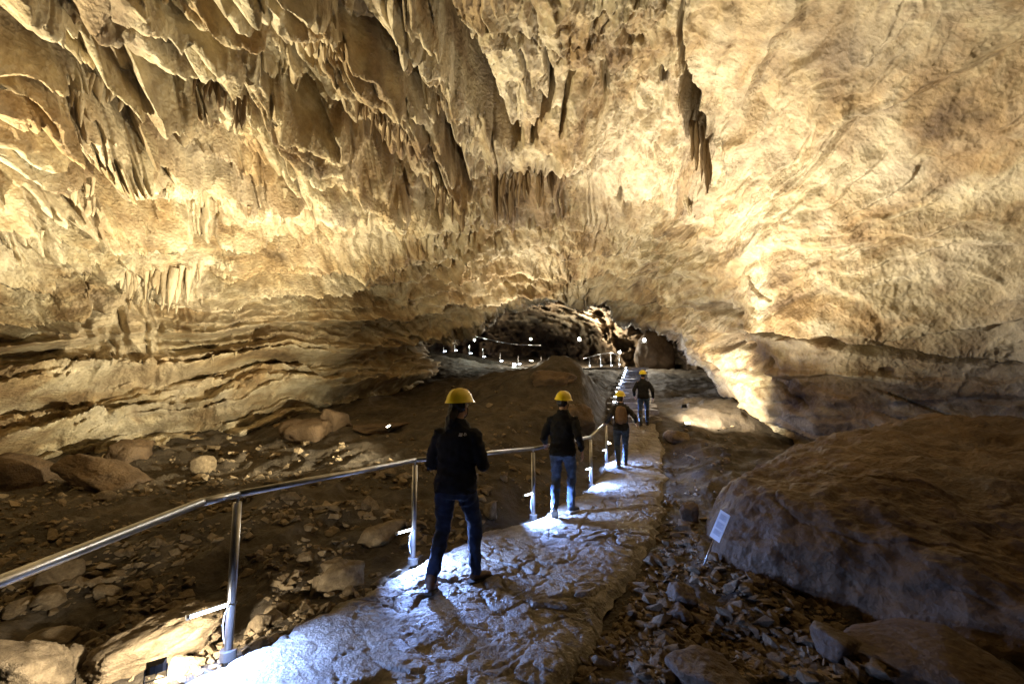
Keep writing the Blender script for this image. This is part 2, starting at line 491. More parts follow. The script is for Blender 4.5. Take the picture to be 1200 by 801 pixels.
# ---- fluted draperies: vertical pleats on hanging sheets, (centre, half width, half height, pleats, stand-out, brown)
for (cx, cy, hw, hh, nf, amp, brown, lean) in [
        (188,320,54,27,15,0.55,0.0,0), (125,378,42,46,4,0.50,0.0,-0.25), (165,395,28,42,3,0.35,0.0,0.2),
        (350,48,52,26,14,0.30,0.1,0.25), (105,105,46,32,9,0.40,0.0,0.15), (252,92,38,34,12,0.40,0.15,0.2), (445,140,40,40,9,0.35,0.45,0.1),
        (620,205,52,48,13,0.40,0.85,0), (822,190,20,52,6,0.55,0.95,0), (480,175,30,50,7,0.35,0.5,0.1), (560,150,26,40,6,0.3,0.5,0),
        (700,235,14,36,4,0.2,0.0,0), (340,245,36,26,6,0.30,0.0,0), (420,255,36,26,7,0.25,0.0,0), (235,240,20,28,4,0.3,0.0,0), (60,225,40,24,6,0.25,0,0),
        (760,388,30,14,7,0.35,0.35,0), (540,262,60,14,14,0.2,0.1,0), (300,190,30,24,6,0.3,0.1,0.1), (30,270,30,20,5,0.25,0,0)]:
    ux = (px - cx - lean * (py - cy)) / hw; uy = (py - cy) / hh
    rag = 0.35 * perlin(np.stack([px / 7, py / 60, 0 * px + cx], 1)) + 0.3 * perlin(np.stack([px / 25, py / 60, 0 * px + cx], 1))
    ux = ux + 0.3 * perlin(np.stack([px / 30, py / 22, 0 * px + cx], 1))
    m = sstep(1.15, 0.8, np.abs(ux)) * sstep(-1.25, -0.75, uy) * sstep(1.08, 0.95, uy + rag)
    wob = 0.5 * perlin(np.stack([px / 30, py / 40, 0 * px + cy], 1))
    pleat = np.clip(1.15 * np.abs(perlin(np.stack([(ux * nf * 0.42 + wob), uy * 0.35, 0 * px + cx * 0.37], 1))) * 1.6, 0, 1)
    h = h * (1 - 0.5 * m) + m * amp * (0.35 + 0.25 * uy) + m * 0.30 * (pleat - 0.5) * np.clip(hw / nf / 4, 0.5, 1.6)
    tint[:, 0] = np.maximum(tint[:, 0], brown * m * (0.6 + 0.4 * pleat))
    if brown == 0: tint[:, 1] = np.maximum(tint[:, 1], 0.45 * m)
# ---- deep clefts and cracks: polyline, half width px, depth m
for pts, hw, dep in [
        ([(522,-20),(536,20),(548,55),(560,85),(585,112),(604,128)], 15, 5.5), ([(590,108),(598,124)], 11, 2.2),
        ([(800,-10),(797,40),(803,90)], 2.6, 0.5), ([(803,92),(808,118),(816,148)], 8, 4.0), ([(812,128),(821,154)], 9, 4.0), ([(663,168),(670,190),(674,214)], 8, 2.2),
        ([(728,212),(726,236)], 3, 0.6), ([(640,40),(645,80),(635,105),(622,135)], 4, 0.6), ([(600,20),(620,70),(640,100)], 3, 0.45),
        ([(660,120),(662,100),(670,70),(690,60)], 3, 0.35), ([(705,60),(712,120)], 3, 0.4), ([(775,75),(778,105)], 4, 0.5),
        ([(-40,0),(0,18),(60,46),(108,78)], 11, 0.81), ([(-30,45),(0,60),(36,84)], 9, 0.56), ([(60,-20),(90,8),(130,40),(152,64)], 13, 0.93), ([(92,66),(124,90),(150,128)], 13, 0.93),
        ([(165,-10),(200,30),(246,58)], 9, 0.62), ([(160,116),(200,150),(235,175),(266,184)], 11, 0.87), ([(228,36),(288,80),(304,112),(338,168)], 9, 0.81), ([(290,8),(350,14),(402,36)], 4, 0.43),
        ([(300,55),(340,90),(390,140)], 5, 0.50), ([(392,-10),(407,22),(440,50),(468,68)], 9, 0.74), ([(474,16),(498,72),(512,112)], 12, 0.99), ([(436,158),(470,192),(500,226),(518,242)], 10, 0.81), ([(340,170),(372,205),(410,228)], 7, 0.62),
        ([(518,118),(530,160),(546,204)], 7, 0.62), ([(0,178),(40,205),(78,228)], 7, 0.56), ([(60,132),(88,158),(118,192)], 7, 0.62), ([(0,238),(60,252),(112,252)], 8, 0.56), ([(20,280),(60,300),(95,290)], 8, 0.43), ([(120,200),(165,228),(215,240)], 6, 0.50),
        ([(872,322),(885,335),(905,350)], 1.8, 0.12),
        ([(868,388),(930,394),(990,402),(1060,409),(1130,417),(1260,425)], 6.5, 1.3),
        ([(905,448),(945,478)], 1.6, 0.15), ([(1040,460),(1080,475),(1120,490)], 1.6, 0.15), ([(895,420),(897,452)], 3, 0.25), ([(545,320),(590,310)], 3, 0.3), ([(485,310),(515,322)], 5, 0.5)]:
    d, tt = seg_dist(px + 3 * nz * 0.35, py + 2 * nz * 0.35, pts)
    wv = hw * (0.6 + 0.6 * np.sin(np.clip(tt, 0.05, 0.95) * math.pi))
    cut = sstep(wv * 1.25, wv * 0.3, d)
    h -= dep * cut
    if 0.6 <= dep < 1.2: tint[:, 0] = np.maximum(tint[:, 0], 0.55 * cut)  # brown stain in the clefts, also darkening the grooves by colour
# round solution holes on the right wall
for cx, cy, rx, ry, dep in [(1040,433,12,5,0.16), (850,402,17,9,0.5), (872,406,11,6,0.4), (836,362,16,8,0.5), (858,368,10,5,0.35),
                            (735,240,5,8,0.4), (677,262,5,5,0.5), (745,340,12,12,0.4), (764,318,14,14,0.5)]:
    r_ = np.hypot((px - cx) / rx, (py - cy) / ry) + 0.5 * nz / 7
    h -= dep * sstep(1.15, 0.35, r_)
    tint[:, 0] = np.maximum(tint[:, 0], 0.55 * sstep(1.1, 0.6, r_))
# bulging slab under the right-hand ledge, hollow above the drapery
def blob(cx, cy, rx, ry): return np.exp(-(((px - cx) / rx) ** 2 + ((py - cy) / ry) ** 2))
_win = sstep(545, 590, px) * sstep(720, 670, px)
h += 0.9 * _win * sstep(178, 166, py + 0.05 * (px - 620)) * sstep(60, 150, py) - 0.45 * _win * sstep(166, 185, py) * sstep(260, 215, py)
h += right * 0.32 * sstep(398, 388, py - 0.10 * (px - 930) + 0.5 * nz) * sstep(320, 385, py) * sstep(870, 900, px)
h += 0.5 * blob(120, 440, 160, 16) - 0.35 * blob(170, 480, 160, 18) + 0.45 * blob(430, 285, 150, 12)
# mineral colours; some pale and brown patches paint in lamplight's bright and dim areas
tint[:, 1] = np.maximum(tint[:, 1], 0.8 * np.clip(blob(865, 150, 60, 110) + blob(735, 175, 60, 30) + blob(725, 220, 40, 40) + 0.6 * blob(650, 378, 60, 8) + 0.7 * blob(490, 440, 14, 25), 0, 1) * (0.55 + 0.45 * sstep(-0.2, 0.3, W[:, 0])))
tint[:, 2] = np.maximum(tint[:, 2], 0.75 * np.clip(blob(540, 312, 70, 12) + blob(200, 365, 60, 16) + blob(905, 70, 60, 60) * 0.5 + blob(960, 150, 60, 30) * 0.4 + blob(440, 400, 60, 20) * 0.7, 0, 1) * (0.5 + 0.5 * sstep(-0.2, 0.3, W[:, 1])))
tint[:, 0] = np.maximum(tint[:, 0], np.clip(0.7 * blob(980, 60, 55, 50) + 0.6 * blob(575, 210, 25, 60) + 0.65 * blob(500, 90, 40, 60) + 0.5 * blob(1150, 400, 80, 60) + 0.35 * blob(1100, 60, 80, 80) + 0.4 * blob(250, 480, 130, 18), 0, 1) * sstep(-0.35, 0.25, W[:, 2]))
# streaks of iron and manganese drawn out along the passage
st1 = sstep(0.05, 0.45, perlin(_s * np.array([1.6, 1.1, 1]) + 70) + 0.4 * perlin(_s * np.array([5.0, 3.0, 1]) + 11))
st2 = sstep(0.10, 0.50, perlin(_s * np.array([2.2, 1.3, 1]) + 123) + 0.4 * perlin(P * 2.1 + 7))
st3 = sstep(0.10, 0.50, perlin(_s * np.array([1.2, 0.9, 1]) + 211) + 0.3 * perlin(P * 1.7 + 3))
tint[:, 0] = np.maximum(tint[:, 0], st2 * (0.50 * right + 0.62 * ribs * (1 - right)))
tint[:, 2] = np.maximum(tint[:, 2], st1 * (0.55 * right + 0.35 * (1 - right)))
tint[:, 1] = np.maximum(tint[:, 1], st3 * (0.55 * right + 0.35 * (1 - right)))
fade = sstep(16, 2, sd.ravel())
h *= (0.35 + 0.65 * fade)
Pd = (P + Nn.reshape(-1, 3) * h[:, None]).reshape(nr, nc, 3)
NRM = grid_normals(Pd); NRM = NRM * np.where((NRM * -D).sum(-1, keepdims=True) < 0, -1, 1) if False else NRM * s
SHELL = Pd; SHELL0 = base - 0.0 * Nn                                                      # kept: stalactites hang from it
keep = ((sd < 9) & ((Pd[..., 2] > -1.2))).ravel()
Fall = grid_faces(nr, nc, keep)
# split into left wall, ceiling and right wall along natural lines
fx = px[Fall].mean(1); fy = py[Fall].mean(1); fe = np.degrees(E.ravel()[Fall].mean(1))
lim = np.where(fx < 600, np.interp(fx, [-400, 0, 300, 600], [230, 245, 262, 300]), np.interp(fx, [600, 700, 800, 900, 1200, 1600], [300, 330, 300, 240, 150, 60]))
ceil_m = fy < lim
parts = {'cave_ceiling': ceil_m, 'cave_wall_left': ~ceil_m & (fx < 690), 'cave_wall_right': ~ceil_m & (fx >= 690)}
SHELL_OBJ = {}
for nm, m in parts.items():
    F = Fall[m]
    used, F2 = compact(P, F)
    me = mesh_np(nm, Pd.reshape(-1, 3)[used], F2, M['wall'])
    at_ = me.attributes.new('tint', 'FLOAT_COLOR', 'POINT')
    at_.data.foreach_set('color', np.concatenate([np.clip(tint[used], 0, 1), np.ones((used.sum(), 1))], 1).astype(np.float32).ravel())
    nv = NRM.reshape(-1, 3)[used]
    me.normals_split_custom_set_from_vertices(nv.astype(np.float32).tolist())
    o = obj(nm, me); tag(o, kind='structure'); SHELL_OBJ[nm] = o

# ================================================================== the chamber beyond the arch
_X2, _V2 = [], []
for px_, py_, y_ in [(440,340,42),(440,420,46),(500,400,50),(500,440,48),(560,340,46),(560,400,52),(600,375,50),(610,340,42),(650,380,48),(650,340,38),(690,380,44),(690,420,48),(690,340,33),
                     (720,400,40),(740,360,34),(740,420,40),(770,400,37),(780,440,36),(800,380,32),(830,440,32),(870,400,27),(900,480,24),(950,440,22),(950,520,21),(380,400,40),(560,480,50),(680,480,48),(800,500,36),(600,260,38),(800,260,30)]:
    d = ray(px_, py_); p = d * (y_ / d[1]); _X2.append(dir_azel(d)); _V2.append(math.log(np.linalg.norm(p)))
fr = tps_fit(_X2, _V2, 1e-3)
az2 = np.arctan(np.linspace(-0.5, 0.75, 380)); el2 = np.arctan(np.linspace(-0.16, 0.42, 210))
A2, E2 = np.meshgrid(az2, el2)
r2 = np.exp(fr(np.stack([A2.ravel(), E2.ravel()], 1))).reshape(A2.shape)
D2 = np.stack([np.sin(A2) * np.cos(E2), np.cos(A2) * np.cos(E2), np.sin(E2)], -1)
B2 = CAM + D2 * r2[..., None]
P2 = B2.reshape(-1, 3)
W2 = fbm(P2 * 0.3, 3, off=77)
qx, qy = project(P2)
f1, f2, cv = worley((P2 + 1.2 * W2[:, None]) * np.array([0.42, 0.3, 0.42]), 3)
f1b, f2b, cvb = worley((P2 + W2[:, None]) * np.array([1.1, 0.8, 0.9]) + 3, 4)
h2 = (cv - 0.5) * 2.4 - 0.9 * sstep(0.16, 0, f2 - f1) + (cvb - 0.5) * 0.8 + 0.8 * fbm(P2 * 0.35, 4, off=3) + 0.5 * (ridged(P2 * np.array([1.3, 1.3, 0.35]), 3) - 0.5) + 0.12 * fbm(P2 * 3, 3)
h2 += 1.8 * (saw(P2[:, 2] * 0.45 + 0.6 * W2, 0.8) - 0.4) + 1.3 * (ridged(P2 * np.array([0.5, 0.5, 0.12]), 2, off=5) - 0.5) + 0.5 * (saw(P2[:, 2] * 1.7 + 0.9 * W2, 0.8) - 0.4)
Pd2 = (P2 - D2.reshape(-1, 3) * h2[:, None]).reshape(B2.shape)
def blob2(cx, cy, rx, ry): return np.exp(-(((qx - cx) / rx) ** 2 + ((qy - cy) / ry) ** 2))
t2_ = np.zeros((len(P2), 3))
t2_[:, 1] = np.clip(1.0 * blob2(620, 374, 20, 5) + 1.0 * blob2(668, 374, 16, 10) + 0.7 * blob2(688, 390, 8, 12), 0, 1)  # pale far ledge, its lamp-lit brightness put into the colour
t2_[:, 0] = np.clip(0.9 * blob2(560, 410, 60, 22) + 0.8 * blob2(690, 420, 60, 14) + 0.8 * blob2(655, 397, 28, 10), 0, 1)  # dimness of the chamber around it put into the colour
F = grid_faces(*A2.shape)
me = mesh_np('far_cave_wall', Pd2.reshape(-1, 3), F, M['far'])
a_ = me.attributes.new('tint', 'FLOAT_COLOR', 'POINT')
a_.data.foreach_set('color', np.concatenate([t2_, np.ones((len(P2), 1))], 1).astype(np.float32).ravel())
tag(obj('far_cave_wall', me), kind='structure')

# ================================================================== floor
def pz(px_, py_, y_):
    p = at(px_, py_, y_); return (p[0], p[1], p[2])
_fl = [(-3, -3, 0), (0, -3, 0), (3, -3, 0), (-8, -2, -0.2), (8, -2, 0.3), (-1.5, 1, 0), (1, 1, 0), (-1, 3, 0), (0, 4, 0), (0.3, 6, 0), (1.5, 8, 0), (2.2, 10, 0.02),
       (-3.0, 1.5, -0.15), (-3.2, 3, -0.25), (-4.5, 4.5, -0.35), (-3.0, 5, -0.25), (-6, 2, -0.3), (-7, 5, -0.35), (-10, 3, -0.2), (-9, 8, -0.25), (-14, 6, 0.1), (-14, 12, 0.3),
       (2.2, 3, -0.08), (1.8, 4.5, -0.08), (3, 6, -0.05), (3.6, 8, 0.0), (5, 3, -0.1), (6, 6, 0.1), (9, 6, 0.3), (8, 10, 0.45), (12, 9, 0.8),
       pz(0,548,10.6), pz(150,545,11.3), pz(300,505,14.6), pz(400,478,16.8), pz(480,462,19.5), pz(250,560,9.5), pz(400,545,9.6), pz(480,520,11.2), pz(330,600,6.6), pz(430,590,7.0), pz(560,560,8.2),
       pz(600,500,12.2), pz(560,480,14), pz(520,475,16.5), pz(650,500,12), pz(600,455,16.0), pz(590,447,17.4), pz(620,436,17.2), pz(650,419,17.0), pz(672,424,17.0), pz(690,450,16), pz(703,490,14), pz(690,520,11.5),
       pz(650,470,14.5), pz(530,452,19.5), pz(545,442,26), pz(600,441,27), pz(560,432,36), pz(640,432,34), pz(520,418,41), pz(580,428,41), (-3, 50, 5.2), (-14, 42, 4.8), (4, 50, 5.2),
       (4.1, 14.1, 0.6), (4.2, 17, 1.05), (5.8, 22, 1.85), (7.2, 30, 3.1), (3.5, 26, 2.6), (5.0, 32, 3.1), (8, 36, 3.3), (12, 32, 3.0),
       pz(770,505,12.8), pz(800,512,12.3), pz(825,476,16), pz(870,500,14.2), pz(840,448,24), pz(790,449,23), pz(905,522,13.4), (13, 18, 2.0), (16, 28, 3.0)]
_fl = np.array(_fl)
floor_base = tps_fit(_fl[:, :2] / 10, _fl[:, 2], 2e-3)
def zpath(y_):
    return np.interp(y_, [0, 10.2, 11.5, 14.1, 15.0, 30, 33, 40], [0, 0, 0.10, 0.60, 0.76, 3.15, 3.22, 3.3])
# ---- path edges: pixels carried onto the path's own height
def on_path(px_, py_):
    d = ray(px_, py_)
    ys = np.linspace(1.2, 36, 8000)
    zr = CAM[2] + d[2] / d[1] * ys
    k = np.argmax(zr <= zpath(ys)) if (zr <= zpath(ys)).any() else len(ys) - 1
    return np.array([d[0] / d[1] * ys[k], ys[k]])
_L = [on_path(*p) for p in [(-150,985),(60,870),(190,800),(330,727),(480,658),(560,622),(625,603),(690,567),(707,541),(717,522),(719,508),(716,492),(715,480),(717,469),(721,457),(727,445),(732,433)]]
_R = [on_path(*p) for p in [(640,985),(645,870),(660,800),(714,715),(762,640),(779,590),(781,556),(777,522),(771,499),(766,482),(761,469),(757,457),(755,445),(754,433)]]
_L = np.array(_L); _R = np.array(_R)
_L = np.vstack([[_L[0][0] - 0.2, -2.5], _L]); _R = np.vstack([[_R[0][0] + 0.1, -2.5], _R])
oL = np.argsort(_L[:, 1]); oR = np.argsort(_R[:, 1])
def xl(y_): return np.interp(y_, _L[oL, 1], _L[oL, 0])
def xr(y_): return np.interp(y_, _R[oR, 1], _R[oR, 0])
def floor_z(x_, y_):
    x_ = np.asarray(x_, float).ravel(); y_ = np.asarray(y_, float).ravel()
    zb = floor_base(np.stack([x_, y_], 1) / 10)
    p3 = np.stack([x_, y_, 0 * x_], 1)
    off = np.maximum(xl(y_) - x_, x_ - xr(y_))                     # >0 outside the path
    rough = 0.16 * fbm(p3 * 0.45, 4, off=4) + 0.09 * (ridged(p3 * 0.9, 3, off=1) - 0.5) + 0.045 * fbm(p3 * 3.1, 3, off=9)
    g = sstep(-0.1, 0.7, off)
    zp = zpath(y_) - 0.10 + 0.065 * sstep(-0.2, 0.1, x_ - xr(y_))
    near_path = sstep(1.1, 0.15, off) * sstep(36, 32, y_)
    return (zb + rough * (0.25 + 0.75 * g)) * (1 - near_path) + near_path * (zp - 0.03 + rough * 0.3 - 0.10 * sstep(0.1, 0.7, off) * (x_ < xl(y_)))
def ground(x_, y_): return float(floor_z([x_], [y_])[0])
def on_floor(px_, py_, y0=1.5, y1=45):
    d = ray(px_, py_)
    ys = np.geomspace(y0, y1, 900)
    xs = d[0] / d[1] * ys; zr = CAM[2] + d[2] / d[1] * ys
    hit = zr <= floor_z(xs, ys)
    k = int(np.argmax(hit)) if hit.any() else len(ys) - 1
    return np.array([xs[k], ys[k], floor_z([xs[k]], [ys[k]])[0]])
rr = np.concatenate([np.geomspace(0.35, 1.9, 14)[:-1], 1.9 * np.exp(np.linspace(0, 1, 380) * math.log(60 / 1.9))])
az3 = np.concatenate([np.radians(np.linspace(-178, -53, 50)), np.arctan(np.linspace(-1.25, 1.25, 640)), np.radians(np.linspace(53, 178, 50))])
R3, A3 = np.meshgrid(rr, az3, indexing='ij')
X3 = R3 * np.sin(A3); Y3 = R3 * np.cos(A3)
Z3 = floor_z(X3, Y3).reshape(X3.shape)
p3 = np.stack([X3.ravel(), Y3.ravel(), 0 * X3.ravel()], 1)
f1, f2, cv = worley(p3 * 5.0, 6)
clod = (0.30 - f1).clip(0, 1) * 0.10 * (cv > 0.35)
onp = ((X3 > xl(Y3) - 0.1) & (X3 < xr(Y3) + 0.1) & (Y3 < 32)).ravel()
Z3 = Z3 + (clod * ~onp).reshape(X3.shape) + (0.012 * fbm(p3 * 14, 2)).reshape(X3.shape)
me = mesh_np('cave_floor', np.stack([X3, Y3, Z3], -1).reshape(-1, 3), grid_faces(*X3.shape)[:, ::-1], M['earth'])
tag(obj('cave_floor', me), kind='structure')

# ================================================================== path: a worn strip of broken stone with ragged edges
ns, nt_ = 900, 150
sv = np.concatenate([np.linspace(-2.5, 1.6, 40)[:-1], 1.6 * np.exp(np.linspace(0, 1, ns) * math.log(14.6 / 1.6))])
tv = np.linspace(0, 1, nt_)
S, T = np.meshgrid(sv, tv, indexing='ij')
jl = 0.10 * perlin(np.stack([sv * 1.6, 0 * sv, 0 * sv], 1)) + 0.05 * perlin(np.stack([sv * 6, 0 * sv + 3, 0 * sv], 1))
jr = 0.16 * perlin(np.stack([sv * 1.1, 0 * sv + 9, 0 * sv], 1)) + 0.06 * perlin(np.stack([sv * 5, 0 * sv + 13, 0 * sv], 1))
Xp = (xl(sv) + jl)[:, None] * (1 - T) + (xr(sv) + jr)[:, None] * T
pp = np.stack([Xp.ravel(), S.ravel(), 0 * S.ravel()], 1)
wp = 0.12 * np.stack([fbm(pp * 2.2, 2, off=1), fbm(pp * 2.2, 2, off=11), 0 * pp[:, 0]], 1)
f1, f2, cv = worley((pp + wp) * np.array([2.6, 2.6, 1]), 8)
g1, g2, gv = worley((pp + wp) * np.array([7.5, 7.5, 1]) + 5, 9)
hp = 0.034 * (cv - 0.5) - 0.028 * sstep(0.06, 0, f2 - f1) + 0.016 * (gv - 0.5) - 0.012 * sstep(0.10, 0, g2 - g1)
hp = hp * (0.35 + 0.9 * sstep(-0.3, 0.35, fbm(pp * 0.8, 2, off=6)))
hp += 0.028 * fbm(pp * 1.3, 3, off=2) + 0.008 * (ridged(pp * 6, 3, off=8) - 0.5) + 0.006 * fbm(pp * 22, 3, off=3)
edge = np.minimum(T, 1 - T).ravel() * np.maximum(xr(S) - xl(S), 0.1).ravel()
Zp = zpath(S.ravel()) + 0.75 * hp - np.where(T.ravel() > 0.5, 0.07, 0.16) * sstep(0.10, 0.0, edge) - np.where(T.ravel() > 0.5, 0.02, 0.05) * sstep(0.35, 0.0, edge)
me = mesh_np('path', np.stack([Xp.ravel(), S.ravel(), Zp], 1), grid_faces(*S.shape)[:, ::-1], M['path'])
PATH = obj('path', me); tag(PATH, kind='structure')
def path_z(x_, y_): return float(zpath(y_))
# ================================================================== lamps
M['lamp_body'] = plain('dark_lamp_housing', (0.03, 0.03, 0.032), 0.45, 0.3)
M['warm_glass'] = plain('warm_lamp_glass', (0.9, 0.8, 0.6), 0.2, emit=(1.0, 0.85, 0.6), estr=18)
M['white_glass'] = plain('white_lamp_glass', (0.9, 0.9, 0.9), 0.2, emit=(0.95, 1.0, 0.95), estr=160)
def floodlight(loc, target, power, color, label, size=0.16, cone=None, glass='warm_glass', blend=0.8, group=None, radius=0.06, fins=True, globe=False):
    d = (Vector(target) - Vector(loc)).normalized()
    q = d.to_track_quat('-Z', 'Y')
    t = thing('floodlight', label, 'lamp', loc, group=group)
    R = q.to_matrix()
    bm = bmesh.new()                                            # housing: tapered box with cooling fins behind
    s2 = size / 2
    fr_ = [(-s2, -s2 * 0.75, 0), (s2, -s2 * 0.75, 0), (s2, s2 * 0.75, 0), (-s2, s2 * 0.75, 0)]
    bk = [(-s2 * 0.6, -s2 * 0.45, s2 * 0.8), (s2 * 0.6, -s2 * 0.45, s2 * 0.8), (s2 * 0.6, s2 * 0.45, s2 * 0.8), (-s2 * 0.6, s2 * 0.45, s2 * 0.8)]
    a = [bm.verts.new(R @ Vector(v)) for v in fr_]; b = [bm.verts.new(R @ Vector(v)) for v in bk]
    for k in range(4): bm.faces.new((a[k], a[(k + 1) % 4], b[(k + 1) % 4], b[k]))
    bm.faces.new(b); bm.faces.new(a[::-1])
    from_bm('housing', bm, M['lamp_body'], t)
    bm = bmesh.new()
    for k in range(5 if fins else 1):
        u = (k - (2 if fins else 0)) * s2 * 0.25
        bm_box(bm, (u - 0.004, -s2 * 0.5, s2 * 0.72), (u + 0.004, s2 * 0.5, s2 * 1.05), R.to_4x4())
    from_bm('cooling_fins', bm, M['lamp_body'], t)
    bm = bmesh.new()
    if globe: bmesh.ops.create_uvsphere(bm, u_segments=16, v_segments=10, radius=s2 * 0.8, matrix=Matrix.Translation(d * s2 * 0.7))
    else: bm_box(bm, (-s2 * 0.88, -s2 * 0.62, -0.012), (s2 * 0.88, s2 * 0.62, -0.004), R.to_4x4())
    from_bm('glass', bm, M[glass], t, globe)
    bm = bmesh.new()
    side = (R @ Vector((1, 0, 0)))
    bm_tube(bm, [side * s2 * 1.05, side * s2 * 1.1 + Vector((0, 0, -size * 0.75)), -side * s2 * 1.1 + Vector((0, 0, -size * 0.75)), -side * s2 * 1.05], size * 0.05, 6)
    from_bm('bracket', bm, M['lamp_body'], t)
    if power:
        L_ = bpy.data.lights.new('lamp_light', 'POINT' if globe else 'SPOT')
        L_.energy = power; L_.color = color; L_.shadow_soft_size = radius
        if not globe: L_.spot_size = math.radians(cone or 150)
        if not globe: L_.spot_blend = blend
        lo = bpy.data.objects.new('lamp_light', L_); link(lo, t)
        lo.location = d * (size * 0.9 if globe else 0.05); lo.rotation_euler = q.to_euler()
    return t
def lift(p, dz): return (p[0], p[1], p[2] + dz)
# ================================================================== steps up the far end of the path (pieces of the path)
def rough_block(name, lo, hi, mat, parent, cuts=3, amp=0.02, seed=0):
    bm = bmesh.new(); bm_box(bm, lo, hi)
    bmesh.ops.subdivide_edges(bm, edges=bm.edges[:], cuts=cuts, use_grid_fill=True)
    V = np.array([v.co for v in bm.verts])
    n = np.stack([fbm(V * 3 + seed, 2), fbm(V * 3 + seed + 20, 2), fbm(V * 3 + seed + 40, 2)], 1) * amp
    for v, d in zip(bm.verts, n): v.co += Vector(d)
    return from_bm(name, bm, mat, parent)
STEPS = []
_ys = np.linspace(15.0, 30.0, 14)
for k in range(13):
    y0, y1 = _ys[k], _ys[k + 1]
    yc = (y0 + y1) / 2
    zt = float(zpath(y0)) + 0.10
    x0, x1 = float(xl(yc)) - 0.05, float(xr(yc)) + 0.05
    rough_block('step', (x0, y0, zt - 0.55), (x1, y1 + 0.12, zt), M['path'], PATH, 4, 0.05, k * 3.3)
    STEPS.append((x0, x1, y0, zt))
rough_block('landing', (float(xl(31)) - 2.6, 30.1, 2.6), (float(xr(31)) + 0.6, 34.0, 3.22), M['path'], PATH, 5, 0.05, 77)

# ================================================================== steel railings with light bars
M['steel'] = plain('brushed_steel', (0.50, 0.50, 0.51), 0.33, 1.0, var=0.22, vscale=14, bump=0.06, bscale=120)
M['led'] = plain('led_diffuser', (0.9, 0.95, 1.0), 0.3, emit=(0.72, 0.85, 1.0), estr=26)
M['led_body'] = plain('aluminium_profile', (0.6, 0.62, 0.65), 0.35, 0.9)
M['cable'] = plain('grey_cable', (0.35, 0.37, 0.40), 0.6)
def railing(label, group, rail_pts, posts, r=0.026, rp=0.028, seg=16, stem=0.04):
    t = thing('railing', label, 'railing', (posts[0][0][0], posts[0][0][1], posts[0][0][2]), group=group)
    o0 = Vector(t.location)
    for a, b in zip(rail_pts[:-1], rail_pts[1:]):
        bm = bmesh.new(); bm_tube(bm, [Vector(a) - o0, Vector(b) - o0], r, seg)
        ob = from_bm('rail', bm, M['steel'], t, smooth=True)
    for p in rail_pts[1:-1]:
        bm = bmesh.new(); bmesh.ops.create_uvsphere(bm, u_segments=seg, v_segments=8, radius=r * 1.02, matrix=Matrix.Translation(Vector(p) - o0))
        from_bm('elbow', bm, M['steel'], t, smooth=True)
    for base, top in posts:
        b0 = Vector(base) - o0; t0 = Vector(top) - o0
        bm = bmesh.new(); bm_tube(bm, [b0 - Vector((0, 0, 0.15)), t0], rp, seg)
        post = from_bm('post', bm, M['steel'], t, smooth=True)
        if stem:
            bm = bmesh.new(); bm_tube(bm, [t0, t0 + Vector((0, 0, stem + 0.02))], rp * 0.35, 8)
            from_bm('pin', bm, M['steel'], post, smooth=True)
            bm = bmesh.new(); bm_tube(bm, [b0 - Vector((0, 0, 0.05)), b0 + Vector((0, 0, 0.012))], rp * 1.9, seg)
            from_bm('base_flange', bm, M['steel'], post, smooth=False)
    return t
def light_bar(pos, direction, length, power, aim, label, group, detail=True, r=0.012, spread=170, color=COOL):
    """bar of leds fixed to a post, with cable and strap; gives off the light"""
    t = thing('light_bar', label, 'light', pos, group=group)
    d = Vector(direction).normalized()
    bm = bmesh.new(); bm_tube(bm, [d * 0.02, d * length], r, 10)
    from_bm('led_tube', bm, M['led'], t, smooth=True)
    if detail:
        bm = bmesh.new(); bm_tube(bm, [d * -0.01 + Vector((0, 0, r)), d * (length + 0.01) + Vector((0, 0, r))], r * 0.55, 6)
        from_bm('profile', bm, M['led_body'], t)
        bm = bmesh.new(); bm_tube(bm, [d * (length - 0.004), d * (length + 0.015)], r * 1.5, 10)
        from_bm('end_cap', bm, M['led_body'], t)
        bm = bmesh.new()
        bm_tube(bm, [(0, -0.03, -0.005), (-0.028, -0.02, -0.06), (-0.04, -0.015, -0.14), (-0.034, -0.01, -0.22), (-0.012, -0.012, -0.29)], 0.0045, 6)
        from_bm('cable', bm, M['cable'], t, smooth=True)
        bm = bmesh.new()
        bm_tube(bm, [(0.031 * math.cos(a), 0.031 * math.sin(a), 0.004 * math.sin(3 * a)) for a in np.linspace(0, 6.2, 15)], 0.005, 6)
        from_bm('strap', bm, M['cable'], t, smooth=True)
    L_ = bpy.data.lights.new('bar_light', 'AREA'); L_.shape = 'RECTANGLE'; L_.size = length; L_.size_y = 0.02
    L_.energy = power; L_.color = color; L_.spread = math.radians(spread)
    lo = bpy.data.objects.new('bar_light', L_); link(lo, t)
    a = Vector(aim).normalized()
    X = d - a * d.dot(a); X.normalize(); Z = -a; Y = Z.cross(X)
    lo.rotation_euler = Matrix((X, Y, Z)).transposed().to_euler()
    lo.location = d * length * 0.5 + a * (r + 0.006)
    return t
def col_top(base, py):
    """top of a vertical at base whose upper end shows at photo row py"""
    y_ = base[1]; zs = np.linspace(base[2], base[2] + 1.6, 1600)
    P_ = np.stack([np.full(1600, base[0]), np.full(1600, y_), zs], 1)
    return zs[np.argmin(np.abs(project(P_)[1] - py))]
_posts = []
for (bx, by, ty) in [(268,757,588),(484,651,545),(625,601,530),(693,566,515),(711,541,498)]:
    b = on_path(bx, by); z0 = float(zpath(b[1])) - 0.03
    _posts.append(((b[0], b[1], z0), (b[0], b[1], col_top((b[0], b[1], z0), ty))))
print('posts', [(tuple(np.round(a, 2)), round(b[2], 2)) for a, b in _posts])
